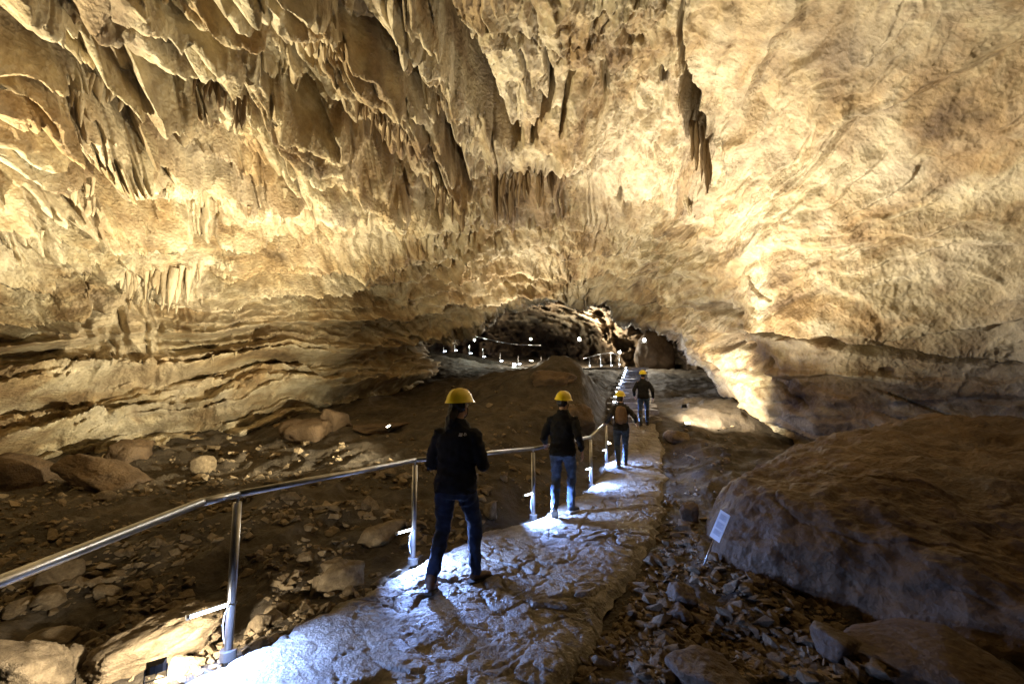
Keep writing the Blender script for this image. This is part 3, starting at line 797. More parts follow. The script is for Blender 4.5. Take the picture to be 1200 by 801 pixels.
_posts.append(((-2.0, 1.30, -0.03), (-2.0, 1.30, _posts[0][1][2] - 0.03)))
_rail = []
z_r = _posts[0][1][2] + 0.055
_rail.append((-2.02, 0.3, z_r - 0.05)); _rail.append(tuple(at(236, 588, (CAM[2] - z_r) * FPX / 132.5)))
for b, tp in _posts[:5]: _rail.append((tp[0], tp[1], tp[2] + 0.055))
e = _rail[-1]
RAIL = railing('polished steel handrail on posts along the left edge of the stone path', None, _rail, _posts)
_ord = ['nearest the camera at the bottom left', 'behind the legs of the hiker with the ponytail', 'left of the hiker resting a hand on the rail', 'between the second hiker and the backpack wearer', 'beside the feet of the backpack wearer', 'at the near end of the handrail']
for k, (b, tp) in enumerate(_posts):
    light_bar((b[0], b[1] - 0.0, b[2] + 0.31), (-0.64, -0.77, 0.0), 0.25 if k == 0 else 0.21, [120, 135, 140, 110, 110, 115][k], (0.74, -0.22, -0.66), 'white light bar on the post ' + _ord[k], 'light bars on the near railing', spread=135)
# step lights: short bars on the left end of the far steps
for k, (x0, x1, y0, zt) in enumerate(STEPS):
    if k % 1 == 0:
        light_bar((x0 + 0.06, y0 - 0.04, zt - 0.03 + 0.10), (0, 1, 0), 0.30, 30, (0.85, -0.25, -0.45), 'small bluish light bar along the left end of the far stone steps', 'light bars on the far steps', detail=False, r=0.02)
# railing on the landing at the top of the steps
_pl, _tp = [], []
for (bx, by, ty, yy) in [(691,428,418.5,32.5),(704,429,415,32.3),(716,429,413.5,32),(725.5,431,416.5,31)]:
    q = at(bx, by, yy); _pl.append(((q[0], q[1], 3.15), (q[0], q[1], col_top((q[0], q[1], 3.15), ty))))
_rl = [at(684, 420, 33)] + [(t_[0], t_[1], t_[2] + 0.03) for b_, t_ in _pl]
railing('short steel railing on the landing at the top of the lit steps', None, [tuple(p) for p in _rl], _pl, r=0.035, rp=0.035, seg=8, stem=0)
for b, tp in _pl:
    light_bar((b[0], b[1] - 0.05, b[2] + 0.3), (0, -1, 0), 0.2, 7, (0.6, -0.3, -0.7), 'tiny white light bar on a post of the railing atop the far steps', 'light bars on the landing railing', detail=False, r=0.025)
# causeway and railing crossing the far chamber on the left
_fp = [(503,411,43.5),(520,414,43),(533,413,42.6),(550,416.5,42),(566,420.5,41.5),(586,425.5,41),(607,429,40.5),(634,430,40),(660,431,40)]
_fw = [at(*p) for p in _fp]
V, F = [], []
for k, p in enumerate(_fw):
    for dx, dz in ((-0.4, -2.2), (-0.3, 0.0), (0.9, 0.0), (1.6, -2.2)):
        V.append((p[0] + 0.05 * random.random(), p[1] + dx, p[2] + dz + 0.05 * random.random()))
for k in range(len(_fw) - 1):
    for j in range(3): F.append((k * 4 + j, (k + 1) * 4 + j, (k + 1) * 4 + j + 1, k * 4 + j + 1))
tag(obj('causeway', mesh_np('causeway', V, F, M['path'], False)), kind='structure')
_fposts = [((p[0], p[1] - 0.15, p[2] - 0.02), (p[0], p[1] - 0.15, p[2] + 0.95)) for p in _fw[1:-1]]
railing('long thin railing crossing the dark far chamber beyond the arch on the left', None, [(b[0], b[1], b[2] + 0.96) for a, b in _fposts] , _fposts, r=0.03, rp=0.035, seg=8, stem=0)
for a, b in _fposts:
    light_bar((a[0], a[1] - 0.05, a[2] + 0.22), (1, 0, 0), 0.25, 14, (0.2, 0.75, -0.6), 'tiny bluish light bar on the railing of the far chamber', 'light bars on the far railing', detail=False, r=0.03)

# ================================================================== information sign on a stake, leaning on the big boulder
M['sign_face'] = plain('pale_sign_panel', (0.62, 0.70, 0.78), 0.35, var=0.08, vscale=12)
M['sign_print'] = plain('sign_print', (0.34, 0.41, 0.52), 0.5)
M['sign_print_light'] = plain('sign_print_pale', (0.48, 0.56, 0.65), 0.5)
def build_sign():
    base = np.array(on_path(821, 665)); base = np.array([base[0], base[1], ground(base[0], base[1]) - 0.05])
    t = thing('information_sign', 'small tilted white information sign on a thin stake against the big boulder', 'sign', base)
    y0 = base[1]
    top = at(838, 628, y0 + 0.03); Bp = Vector((0, 0, 0)); Tp = Vector(top - base)
    bm = bmesh.new(); bm_tube(bm, [Bp, Tp * 1.0], 0.008, 8)
    from_bm('stake', bm, M['steel'], t, smooth=True)
    # panel corners: bottom-left, bottom-right, top-right, top-left
    c = [Vector(at(832, 627, y0 + 0.05) - base), Vector(at(842, 636, y0 - 0.06) - base), Vector(at(856.5, 603.5, y0 - 0.02) - base), Vector(at(844, 597, y0 + 0.09) - base)]
    u = ((c[1] - c[0]) + (c[2] - c[3])) / 2; v = ((c[3] - c[0]) + (c[2] - c[1])) / 2
    o0 = (c[0] + c[1] + c[2] + c[3]) / 4 - u / 2 - v / 2
    n = u.cross(v).normalized()
    if n.y > 0: n = -n
    def quad(bm, a0, b0, a1, b1, off, th):
        q = [o0 + u * a + v * b for a, b in ((a0, b0), (a1, b0), (a1, b1), (a0, b1))]
        f_ = [bm.verts.new(p + n * off) for p in q]; k_ = [bm.verts.new(p + n * (off - th)) for p in q]
        bm.faces.new(f_); bm.faces.new(k_[::-1])
        for i in range(4): bm.faces.new((f_[i], k_[i], k_[(i + 1) % 4], f_[(i + 1) % 4]))
    bm = bmesh.new(); quad(bm, 0, 0, 1, 1, 0, 0.006); from_bm('panel', bm, M['sign_face'], t)
    for k, (b0, b1) in enumerate(((0.70, 0.90), (0.40, 0.62), (0.16, 0.34))):
        bm = bmesh.new(); quad(bm, 0.16, b0, 0.86, b1, 0.0022, 0.002)
        pic = from_bm('picture', bm, M['sign_print_light'], t)
        bm = bmesh.new()
        for r_ in range(5):
            z0 = b0 + (b1 - b0) * (0.08 + 0.18 * r_)
            quad(bm, 0.22, z0, 0.58 + 0.20 * ((r_ * 7 + k) % 3) / 2, z0 + (b1 - b0) * 0.08, 0.0044, 0.002)
        from_bm('print', bm, M['sign_print'], pic)
build_sign()

# ================================================================== flood lamps of the show cave, and two added fill lights
floodlight((-9.6, 5.0, ground(-9.6, 5.0) + 0.25), at(330, 70, 8), 9500, WARM, 'warm floodlight on the floor at the far left, aimed across the ribbed vault', cone=112, blend=1.0)
floodlight(lift(on_floor(455, 508), 0.18), at(280, 200, 10.5), 3200, WARM, 'warm floodlight on the earth floor well behind the nearest hiker', cone=128, blend=1.0)
floodlight(lift(on_floor(524, 548), 0.45), at(160, 345, 12.2), 7600, WARM, 'added warm fill light hidden behind the nearest hiker', cone=84, blend=1.0)  # added fill for the left wall, out of sight behind the walker
floodlight(lift(on_floor(806, 505), 0.22), at(850, 130, 10), 2300, WARM2, 'warm floodlight behind the pale block right of the far path', cone=100, blend=1.0)
floodlight((2.55, 12.3, ground(2.55, 12.3) + 0.2), at(880, 130, 9.6), 5000, WARM2, 'added warm wash light hidden behind the backpack wearer', cone=118, blend=1.0)  # added to wash the right wall and vault evenly, kept out of sight
# low lamp among the stones at the bottom left, raking the rubble
b_ = on_floor(180, 822)
floodlight((b_[0], b_[1], b_[2] + 0.20), (b_[0] - 1.3, b_[1] + 1.6, b_[2] + 0.15), 200, WARM2, 'small black lamp among the lit stones at the path edge, bottom left', cone=165, size=0.10, radius=0.02, fins=False)
# lamp pooling light on the floor beyond the path, under the overhang
floodlight(lift(on_floor(803, 503), 0.7), at(842, 470, 15.6), 2000, WARM2, 'small warm lamp behind the pale block raking the bare floor beyond', cone=110)
# lamp behind the crest of the mound, lighting the middle of the vault
_mx, _my = 0.8, 19.0
print('mound', ground(_mx, _my), at(630, 430, 19.0))
floodlight((_mx, _my, ground(_mx, _my) + 0.25), at(650, 270, 17), 1900, WARM2, 'warm floodlight behind the crest of the mound, aimed at the vault', cone=172)
# lamps of the far chamber
floodlight(at(603, 427, 38.5), at(560, 440, 30), 260, (0.85, 1.0, 0.9), 'greenish white glaring lamp on the far railing', glass='white_glass', size=0.30, globe=True)
floodlight(at(755, 398, 30.5), at(735, 415, 20), 800, WARM2, 'brightest lamp in the far passage on the right', glass='white_glass', size=0.24, globe=True)
floodlight(at(679, 397, 39), at(668, 390, 20), 3200, WARM2, 'white lamp at the middle of the far chamber', glass='white_glass', size=0.24, globe=True)
floodlight(at(556, 398, 42), at(560, 400, 20), 260, (0.95, 1.0, 0.8), 'pale green lamp high at the left of the far chamber', glass='white_glass', size=0.2, globe=True)
floodlight(at(622, 397, 42), at(620, 400, 20), 1100, WARM2, 'small lamp below the pale far formation', glass='white_glass', size=0.18, globe=True)
floodlight(at(726, 412, 32.5), at(740, 470, 22), 60, (1, 0.95, 0.9), 'small white lamp at the end of the landing railing', glass='white_glass', size=0.2, globe=True)
# ================================================================== boulders and rubble
def hull_rock(seed, n=16, flat=(1, 1, 0.7)):
    """angular stone: convex hull of random points on an ellipsoid, unit radius"""
    r = np.random.default_rng(seed)
    p = r.normal(size=(n, 3)); p /= np.linalg.norm(p, axis=1)[:, None]
    p *= (0.75 + 0.3 * r.random((n, 1))) * np.array(flat)
    bm = bmesh.new()
    for q in p: bm.verts.new(q)
    g = bmesh.ops.convex_hull(bm, input=bm.verts[:])
    junk = [v for v in bm.verts if not v.link_faces]
    bmesh.ops.delete(bm, geom=junk, context='VERTS')
    return bm
_ico = {}
def ico(sub):
    if sub not in _ico:
        bm = bmesh.new(); bmesh.ops.create_icosphere(bm, subdivisions=sub, radius=1.0)
        bm.verts.ensure_lookup_table()
        _ico[sub] = (np.array([v.co for v in bm.verts]), np.array([[v.index for v in f.verts] for f in bm.faces])); bm.free()
    return _ico[sub]
def detailed_rock(seed, n=22, sub=5, amp=0.06, bevel=0.12):
    """angular boulder: the solid cut out by random planes, corners worn, surface broken by noise"""
    r = np.random.default_rng(seed); D_, F_ = ico(sub)
    pn = r.normal(size=(n, 3)); pn /= np.linalg.norm(pn, axis=1)[:, None]
    pn = np.concatenate([pn, np.array([[0, 0, -1], [0, 0, 1], [1, 0, 0], [-1, 0, 0], [0, 1, 0], [0, -1, 0.0]]) + r.normal(size=(6, 3)) * 0.25])
    pd = r.uniform(0.68, 0.95, len(pn))
    q = pd[None] / np.maximum(D_ @ pn.T / np.linalg.norm(pn, axis=1)[None], 0.08)
    p = 8 + 26 * (0.12 / bevel)
    rad = (q ** -p).sum(1) ** (-1 / p)
    V = D_ * rad[:, None]
    f1, f2, cv = worley(V * 2.0 + seed + 0.25 * fbm(V * 1.5, 2)[:, None], 5)
    d = amp * (1.1 * fbm(V * 1.6 + seed * 3.1, 4) + 0.9 * (cv - 0.5) - 0.8 * sstep(0.10, 0, f2 - f1)) + amp * 0.35 * fbm(V * 9 + seed, 3) + amp * 0.5 * (saw(V[:, 2] * 4 + fbm(V * 2, 2), 0.8) - 0.4)
    return V + D_ * d[:, None], F_
def place_rock(name, label, cat, pxy, wpx, hpx, seed, flat=(1, 1, 0.7), rot=0.0, tiltx=0.0, tilty=0.0, group=None, mat='rock', sink=0.25, amp=0.06, bevel=0.12, depth=None, yscale=1.0, n=22):
    """rock whose foot is seen at pixel pxy, wpx x hpx photo pixels large"""
    b = on_floor(*pxy) if depth is None else at(pxy[0], pxy[1], depth)
    k = b[1] / FPX
    w, h_ = wpx * k, hpx * k
    V_, F_ = detailed_rock(seed, n=n, sub=5 if wpx > 70 else 4, amp=amp, bevel=bevel)
    o = obj(name, mesh_np(name, V_, F_, M[mat]))
    o.scale = (w / 1.9, w / 1.9 * yscale, h_ / 1.6)
    o.rotation_euler = (tiltx, tilty, rot)
    o.location = (b[0], b[1] + w * 0.35 * yscale, b[2] + h_ * (0.5 - sink))
    return tag(o, label, cat, group)
BL = [
 ('yellow angular stone at the foot of the first railing post', (300, 742), 26, 18, 41, dict(n=8)),
 ('flat yellow stone between the first post and the lit heap', (322, 722), 22, 12, 42, dict(n=8)),
 ('pale wedge of stone behind the first light bar', (240, 738), 26, 17, 43, dict(n=7)),
 ('small pale cube of stone left of the tilted lit slab', (96, 758), 20, 15, 44, dict(n=7)),
 ('pale flake of stone at the left edge below the handrail', (12, 722), 26, 12, 45, dict(n=7)),
 ('rounded pale boulder at the far left edge against the cave wall', (8, 575), 58, 44, 1, dict(n=10, mat='boulder')),
 ('long tilted slab lying at the foot of the left wall', (102, 572), 112, 30, 2, dict(n=9, mat='boulder', tilty=0.30, yscale=0.6, rot=-0.2)),
 ('small ochre stone in front of the long tilted slab', (114, 588), 22, 14, 3, dict()),
 ('low square stone half buried in the dark earth below the left wall', (231, 553), 26, 22, 4, dict(n=12)),
 ('broad flat block leaning on the foot of the bedded wall', (352, 519), 62, 28, 5, dict(n=8, yscale=0.7, mat='boulder')),
 ('wedge shaped block beside the broad flat block', (388, 505), 34, 26, 6, dict(n=6, tilty=0.5, mat='boulder')),
 ('long low rock below the dark hollow of the left wall', (438, 507), 54, 12, 7, dict(n=8, mat='boulder')),
 ('overhanging lump of rock at the base of the wall above the long slab', (136, 545), 48, 34, 8, dict(n=8, mat='boulder')),
 ('flat faced square block just under the handrail at the left', (52, 697), 40, 34, 9, dict(n=9, tiltx=0.5, rot=0.5)),
 ('pale angular stone lit below the square block', (44, 713), 34, 19, 10, dict(n=11)),
 ('small wedge stone with a lit top edge in the dark rubble', (117, 706), 24, 17, 11, dict(n=9)),
 ('big smooth rounded boulder in the bottom left corner', (10, 818), 72, 46, 12, dict(bevel=0.18, amp=0.07, n=12)),
 ('dim flat stone behind the smooth corner boulder', (40, 764), 52, 18, 13, dict(n=12)),
 ('upright angular stone beside the smooth corner boulder', (74, 792), 24, 30, 14, dict(n=10)),
 ('large tilted slab of layered rock lit beside the first light bar', (158, 790), 140, 52, 15, dict(n=9, tilty=-0.38, rot=0.3, yscale=0.8, amp=0.10, bevel=0.08)),
 ('blocky yellow stone at the edge of the path, largest of the lit heap', (398, 694), 46, 36, 16, dict(n=12)),
 ('small yellow stone on top of the lit heap by the path', (388, 675), 26, 20, 17, dict(n=10)),
 ('angular yellow stone at the left of the lit heap by the path', (374, 699), 24, 28, 18, dict(n=10)),
 ('square block behind the second light bar', (440, 640), 44, 26, 19, dict(n=10)),
 ('upright pale block standing right of the ponytailed hiker', (574, 607), 20, 20, 20, dict(n=8)),
 ('lone stone left of the lit heap on the dark slope', (355, 664), 22, 14, 21, dict(n=11)),
 ('broad earthy boulder on the slope behind the second hiker', (676, 502), 54, 40, 22, dict(bevel=0.2, amp=0.10, mat='boulder', sink=0.3)),
 ('humped clay covered rock on the crest of the mound', (648, 452), 64, 26, 23, dict(bevel=0.2, amp=0.10, mat='boulder', sink=0.35)),
 ('pale block catching lamp light beside the far end of the path', (798, 518), 26, 16, 24, dict(n=9)),
 ('dark block jutting from the rubble in front of the sign', (806, 713), 34, 22, 25, dict(n=8, mat='boulder')),
 ('rounded stone below the dark block right of the path', (802, 733), 30, 18, 26, dict(n=9, mat='boulder')),
 ('humped dark rock lying under the front edge of the big boulder', (1000, 775), 64, 24, 27, dict(n=12, mat='boulder')),
 ('low pale rock in the bottom right corner of the floor', (1150, 835), 170, 50, 28, dict(bevel=0.2, amp=0.05, n=12, mat='boulder')),
 ('dim rounded rock at the bottom edge right of the path', (840, 822), 90, 36, 29, dict(n=10, mat='boulder')),
 ('squared dark stone at the foot of the big boulder by the sign', (812, 612), 24, 26, 30, dict(n=9, mat='boulder')),
 ('dark mound of rock right of the lamp in the far passage', (772, 432), 56, 50, 31, dict(mat='boulder', bevel=0.3, depth=34)),
]
for lab, pxy, w, h_, sd_, kw in BL:
    place_rock('rock', lab, 'rock', pxy, w, h_, sd_, **kw)

# ---- the huge clay covered boulder at the lower right
def big_boulder():
    out = np.array([(2.16,5.15),(2.22,4.7),(2.55,4.1),(2.9,3.65),(3.4,3.0),(4.5,2.2),(7,1.6),(10,2.6),(11.5,6),(10.5,9.5),(7.5,9.8),(5.0,8.8),(3.6,7.6),(2.6,6.3)])
    n = len(out); tt = np.linspace(0, n, 420, endpoint=False)
    i = np.floor(tt).astype(int); f = (tt - i)[:, None]
    p0, p1, p2, p3_ = out[(i - 1) % n], out[i % n], out[(i + 1) % n], out[(i + 2) % n]
    ring = 0.5 * ((2 * p1) + (-p0 + p2) * f + (2 * p0 - 5 * p1 + 4 * p2 - p3_) * f ** 2 + (-p0 + 3 * p1 - 3 * p2 + p3_) * f ** 3)
    cen = np.array([6.2, 6.2])
    u = np.concatenate([np.linspace(1.0, 0.55, 150), np.linspace(0.55, 0, 40)[1:]])
    X = cen[0] + (ring[:, 0] - cen[0])[None] * u[:, None]; Y = cen[1] + (ring[:, 1] - cen[1])[None] * u[:, None]
    d = (1 - u)[:, None] * np.hypot(ring[:, 0] - cen[0], ring[:, 1] - cen[1])[None]
    H = 0.68 + 0.07 * np.clip(X - 2, 0, 6) + 0.02 * (Y - 5)
    pr = np.clip(d / (1.0 + 0.25 * np.clip(X - 2, 0, 5)), 0, 1)
    prof = np.sqrt(np.clip(1 - (1 - pr) ** 2, 0, 1))
    Z = -0.35 + (H + 0.35) * (0.10 + 0.90 * prof)
    p = np.stack([X.ravel(), Y.ravel(), Z.ravel()], 1)
    nn = grid_normals(np.stack([X, Y, Z], -1)).reshape(-1, 3); nn *= np.sign(nn[:, 2:3] + 1e-6)
    f1, f2, cv = worley(p * np.array([0.8, 0.6, 1.2]) + 0.4 * fbm(p * 0.7, 2)[:, None], 6)
    hh = 0.16 * fbm(p * 0.5, 4, off=4) + 0.06 * fbm(p * 2.3, 5, off=9) + 0.008 * (ridged(p * 7, 3, off=2) - 0.5) + 0.03 * (cv - 0.5) - 0.018 * sstep(0.035, 0, f2 - f1) + 0.025 * fbm(p * 5, 3) + 0.02 * (saw(p[:, 2] * 1.6 + 0.25 * p[:, 0] + 0.4 * fbm(p * 0.6, 2), 0.8) - 0.4)
    # hollows in the front face
    for cx, cy, r_, dp in ((4.0, 3.6, 0.75, 0.28), (3.0, 4.1, 0.35, 0.12), (2.25, 5.4, 0.22, 0.15)):
        hh -= dp * np.exp(-(((p[:, 0] - cx) ** 2 + (p[:, 1] - cy) ** 2) / r_ ** 2))
    p = p + nn * hh[:, None]
    g = p.reshape(X.shape + (3,)); g = np.concatenate([g, g[:, :1]], 1)
    me = mesh_np('boulder', g.reshape(-1, 3), grid_faces(*g.shape[:2]), M['boulder'])
    o = obj('boulder', me)
    tag(o, 'huge smooth clay covered boulder filling the lower right', 'boulder')
big_boulder()

# ---- loose rubble
variants, coarse = [], []
for k in range(14):
    bm = hull_rock(200 + k, 8 + k % 5, (1, 0.8, 0.6))
    cm = bpy.data.meshes.new('stone'); bm.to_mesh(cm); coarse.append(cm)
    bmesh.ops.bevel(bm, geom=bm.edges[:], offset=0.035, segments=1, affect='EDGES')
    me = bpy.data.meshes.new('stone'); bm.to_mesh(me); bm.free(); me.materials.append(M['rock']); variants.append(me)
def in_big(x_, y_): return x_ > 2.0 + 0.55 * abs(y_ - 5.2) and x_ < 11 and y_ > 2.4
cand = []
rs = np.random.default_rng(42)
zones = [('left', 3400, (-60, 560, 565, 800)), ('right', 5200, (640, 620, 1080, 800)), ('slope', 900, (200, 520, 700, 600)), ('rightfar', 500, (775, 500, 900, 640)), ('wall', 260, (0, 480, 500, 570)), ('mound', 260, (500, 450, 720, 540))]
for zn, cnt, (x0, y0, x1, y1) in zones:
    for _ in range(cnt):
        pu, pv = rs.uniform(x0, x1), rs.uniform(y0, y1)
        cand.append((zn, pu, pv))
# ray onto a smooth copy of the floor, all at once
U = np.array([c[1] for c in cand]); Vv = np.array([c[2] for c in cand])
dr = ray(U, Vv); dr = dr / dr[:, 1:2]
ys = np.geomspace(1.6, 26, 220); hitY = np.full(len(U), np.nan)
zprev = None
for yy in ys:
    zf = floor_z(dr[:, 0] * yy, np.full(len(U), yy)); zr_ = CAM[2] + dr[:, 2] * yy
    m = (zr_ <= zf) & np.isnan(hitY); hitY[m] = yy
ok = ~np.isnan(hitY)
SX, SY = dr[:, 0] * hitY, hitY
SZ = np.zeros(len(U)); SZ[ok] = floor_z(SX[ok], SY[ok])
clump = fbm(np.stack([np.nan_to_num(SX), np.nan_to_num(SY), 0 * SX], 1) * 0.9, 2, off=33)
stones = []
for k, (zn, pu, pv) in enumerate(cand):
    if not ok[k]: continue
    X_, Y_, Z_ = SX[k], SY[k], SZ[k]
    if xl(Y_) - 0.02 < X_ < xr(Y_) + 0.02: continue
    if in_big(X_, Y_): continue
    if clump[k] < {'left': -0.25, 'right': -0.6, 'slope': -0.15, 'rightfar': -0.2, 'wall': 0.0, 'mound': 0.15}[zn]: continue
    r_ = (0.017 + 0.042 * rs.random() ** 3 + 0.09 * (rs.random() ** 11)) * (1.0 + 0.06 * Y_) * (0.75 if zn == 'right' else 1.0)
    stones.append((r_ / Y_, zn, X_, Y_, Z_, r_))
stones.sort(key=lambda s_: -s_[0])
print('stones', len(stones))
LAB = {'left': ('angular loose stone in the dark rubble between handrail and left wall', 'rubble left of the handrail'),
       'slope': ('loose stone strewn on the earth slope behind the handrail', 'stones on the slope behind the handrail'),
       'wall': ('small stone on the earth below the bedded left wall', 'stones below the left wall'),
       'mound': ('small stone on the earthy mound behind the hikers', 'stones on the mound'),
       'right': ('rough broken stone in the rubble between path and big boulder', 'rubble right of the path'),
       'rightfar': ('small stone on the dark floor right of the far path', 'stones right of the far path')}
tri_V, tri_F, off_ = [], [], 0
vdat = []
for me in coarse:
    v = np.empty(len(me.vertices) * 3, np.float32); me.vertices.foreach_get('co', v)
    me.calc_loop_triangles(); f = np.empty(len(me.loop_triangles) * 3, np.int32); me.loop_triangles.foreach_get('vertices', f)
    vdat.append((v.reshape(-1, 3), f.reshape(-1, 3)))
NSOLO = 260
for k, (key, zn, X_, Y_, Z_, r_) in enumerate(stones):
    rot = (rs.uniform(-0.5, 0.5), rs.uniform(-0.5, 0.5), rs.uniform(0, 6.28)); sc = (r_ * rs.uniform(0.85, 1.35), r_ * rs.uniform(0.8, 1.1), r_ * rs.uniform(0.7, 1.1))
    vi = k % 14
    if k < NSOLO:
        o = bpy.data.objects.new('stone', variants[vi]); C.objects.link(o)
        o.location = (X_, Y_, Z_ + r_ * 0.12); o.rotation_euler = rot; o.scale = sc
        tag(o, LAB[zn][0], 'stone', LAB[zn][1])
    else:
        v, f = vdat[vi]
        from_e = Matrix.LocRotScale(Vector((X_, Y_, Z_ + r_ * 0.1)), __import__('mathutils').Euler(rot), Vector(sc))
        Mx = np.array(from_e)
        tri_V.append(v @ Mx[:3, :3].T + Mx[:3, 3]); tri_F.append(f + off_); off_ += len(v)
me = mesh_np('rubble', np.concatenate(tri_V), np.concatenate(tri_F), M['rock'], smooth=False)
tag(obj('rubble', me), 'small broken rubble strewn over the cave floor on both sides of the path', 'rubble', kind='stuff')

# ---- draperies: rows of fused hanging flutes
M['wall_brown'] = rock_mat('brown_calcite', [(0.30, (0.10, 0.065, 0.035)), (0.5, (0.19, 0.13, 0.07)), (0.70, (0.32, 0.23, 0.13))], scale=1.2, bump=0.5, stretch=(1, 1, 0.3))
M['wall_pale'] = rock_mat('pale_calcite', [(0.30, (0.30, 0.22, 0.13)), (0.5, (0.48, 0.38, 0.24)), (0.70, (0.62, 0.53, 0.38))], scale=1.2, bump=0.5, stretch=(1, 1, 0.3))
def flute_mesh(seed, mat):
    n = 14; seg = 8; V = []; F = []
    for i in range(n):
        t = i / (n - 1); rad = (0.75 + 0.25 * math.sin(t * 5 + seed)) * (1 - max(0, t - 0.72) / 0.28 * 0.85) * (1 + 0.08 * math.sin(t * 31 + seed * 2))
        ox, oy = 0.35 * math.sin(2.3 * t + seed * 1.7), 0.3 * math.cos(1.9 * t + seed)
        for k in range(seg):
            a = 2 * math.pi * k / seg; V.append((ox + rad * math.cos(a), oy + rad * math.sin(a) * 1.3, -t))
    V.append((V[-1][0], V[-1][1], -1.02))
    for i in range(n - 1):
        for k in range(seg): F.append((i * seg + k, (i + 1) * seg + k, (i + 1) * seg + (k + 1) % seg, i * seg + (k + 1) % seg))
    me = mesh_np('flute', V, F, mat); return me
# ---- stalactites hanging from ledges and the vault (pieces of the rock they grow from)
def stal_mesh(seed):
    r = np.random.default_rng(seed); n = 9; seg = 9; V = []; F = []
    for i in range(n):
        t = i / (n - 1); rad = (1 - t) ** 0.8 * (1 + 0.12 * math.sin(t * 17 + seed)) + 0.03
        ox, oy = 0.05 * math.sin(3 * t + seed), 0.05 * math.cos(2 * t + seed)
        for k in range(seg):
            a = 2 * math.pi * k / seg; V.append((ox + rad * math.cos(a) * (1 + 0.12 * math.sin(2 * a + seed)), oy + rad * math.sin(a), -t))
    for i in range(n - 1):
        for k in range(seg): F.append((i * seg + k, i * seg + (k + 1) % seg, (i + 1) * seg + (k + 1) % seg, (i + 1) * seg + k))
    return mesh_np('stalactite', V, np.array(F)[:, ::-1], M['wall'])
SM = [stal_mesh(k) for k in range(5)]
_SX, _SY = PX, PY
def shell_at(px_, py_):
    j = int(np.argmin((_SX[0] - px_) ** 2 + 0 * _SX[0])) if False else None
    k = np.argmin((_SX - px_) ** 2 + (_SY - py_) ** 2)
    i_, j_ = np.unravel_index(k, _SX.shape)
    return SHELL[i_, j_]
rs2 = np.random.default_rng(8)
lines = [([(135,344),(185,348),(236,342)], 16, 0.22, 0.05, 'cave_wall_left'), ([(240,292),(330,290),(420,285),(520,290),(580,288)], 20, 0.20, 0.04, 'cave_wall_left'),
         ([(60,300),(110,330)], 6, 0.30, 0.06, 'cave_wall_left'), ([(330,210),(420,245)], 7, 0.35, 0.06, 'cave_ceiling'), ([(180,180),(300,215)], 8, 0.35, 0.06, 'cave_ceiling'),
         ([(590,225),(660,235)], 7, 0.35, 0.06, 'cave_ceiling'), ([(806,215),(830,235)], 4, 0.5, 0.07, 'cave_ceiling'), ([(560,170),(600,185)], 4, 0.4, 0.06, 'cave_ceiling'),
         ([(330,355),(400,345)], 6, 0.15, 0.03, 'cave_wall_left'), ([(700,268),(760,285)], 5, 0.3, 0.05, 'cave_wall_right'), ([(210,430),(270,425)], 4, 0.25, 0.035, 'cave_wall_left'), ([(20,250),(100,262)], 6, 0.3, 0.06, 'cave_ceiling'), ([(440,190),(520,225)], 6, 0.4, 0.06, 'cave_ceiling')]
for pts, cnt, ln, rd, par in lines:
    pts = np.array(pts, float)
    for k in range(cnt):
        t = rs2.random() * (len(pts) - 1); i = min(int(t), len(pts) - 2)
        q = pts[i] * (1 - t + i) + pts[i + 1] * (t - i) + rs2.normal(size=2) * 2.5
        p = shell_at(*q)
        dirn = (p - CAM) / np.linalg.norm(p - CAM)
        L_ = ln * rs2.uniform(0.5, 1.5); R_ = rd * rs2.uniform(0.6, 1.3)
        o = obj('stalactite', SM[rs2.integers(5)], SHELL_OBJ[par])
        o.location = p - dirn * R_ * 0.2 + np.array([0, 0, L_ * 0.25]); o.scale = (R_, R_, L_); o.rotation_euler = (rs2.normal() * 0.05, rs2.normal() * 0.05, rs2.uniform(0, 6))

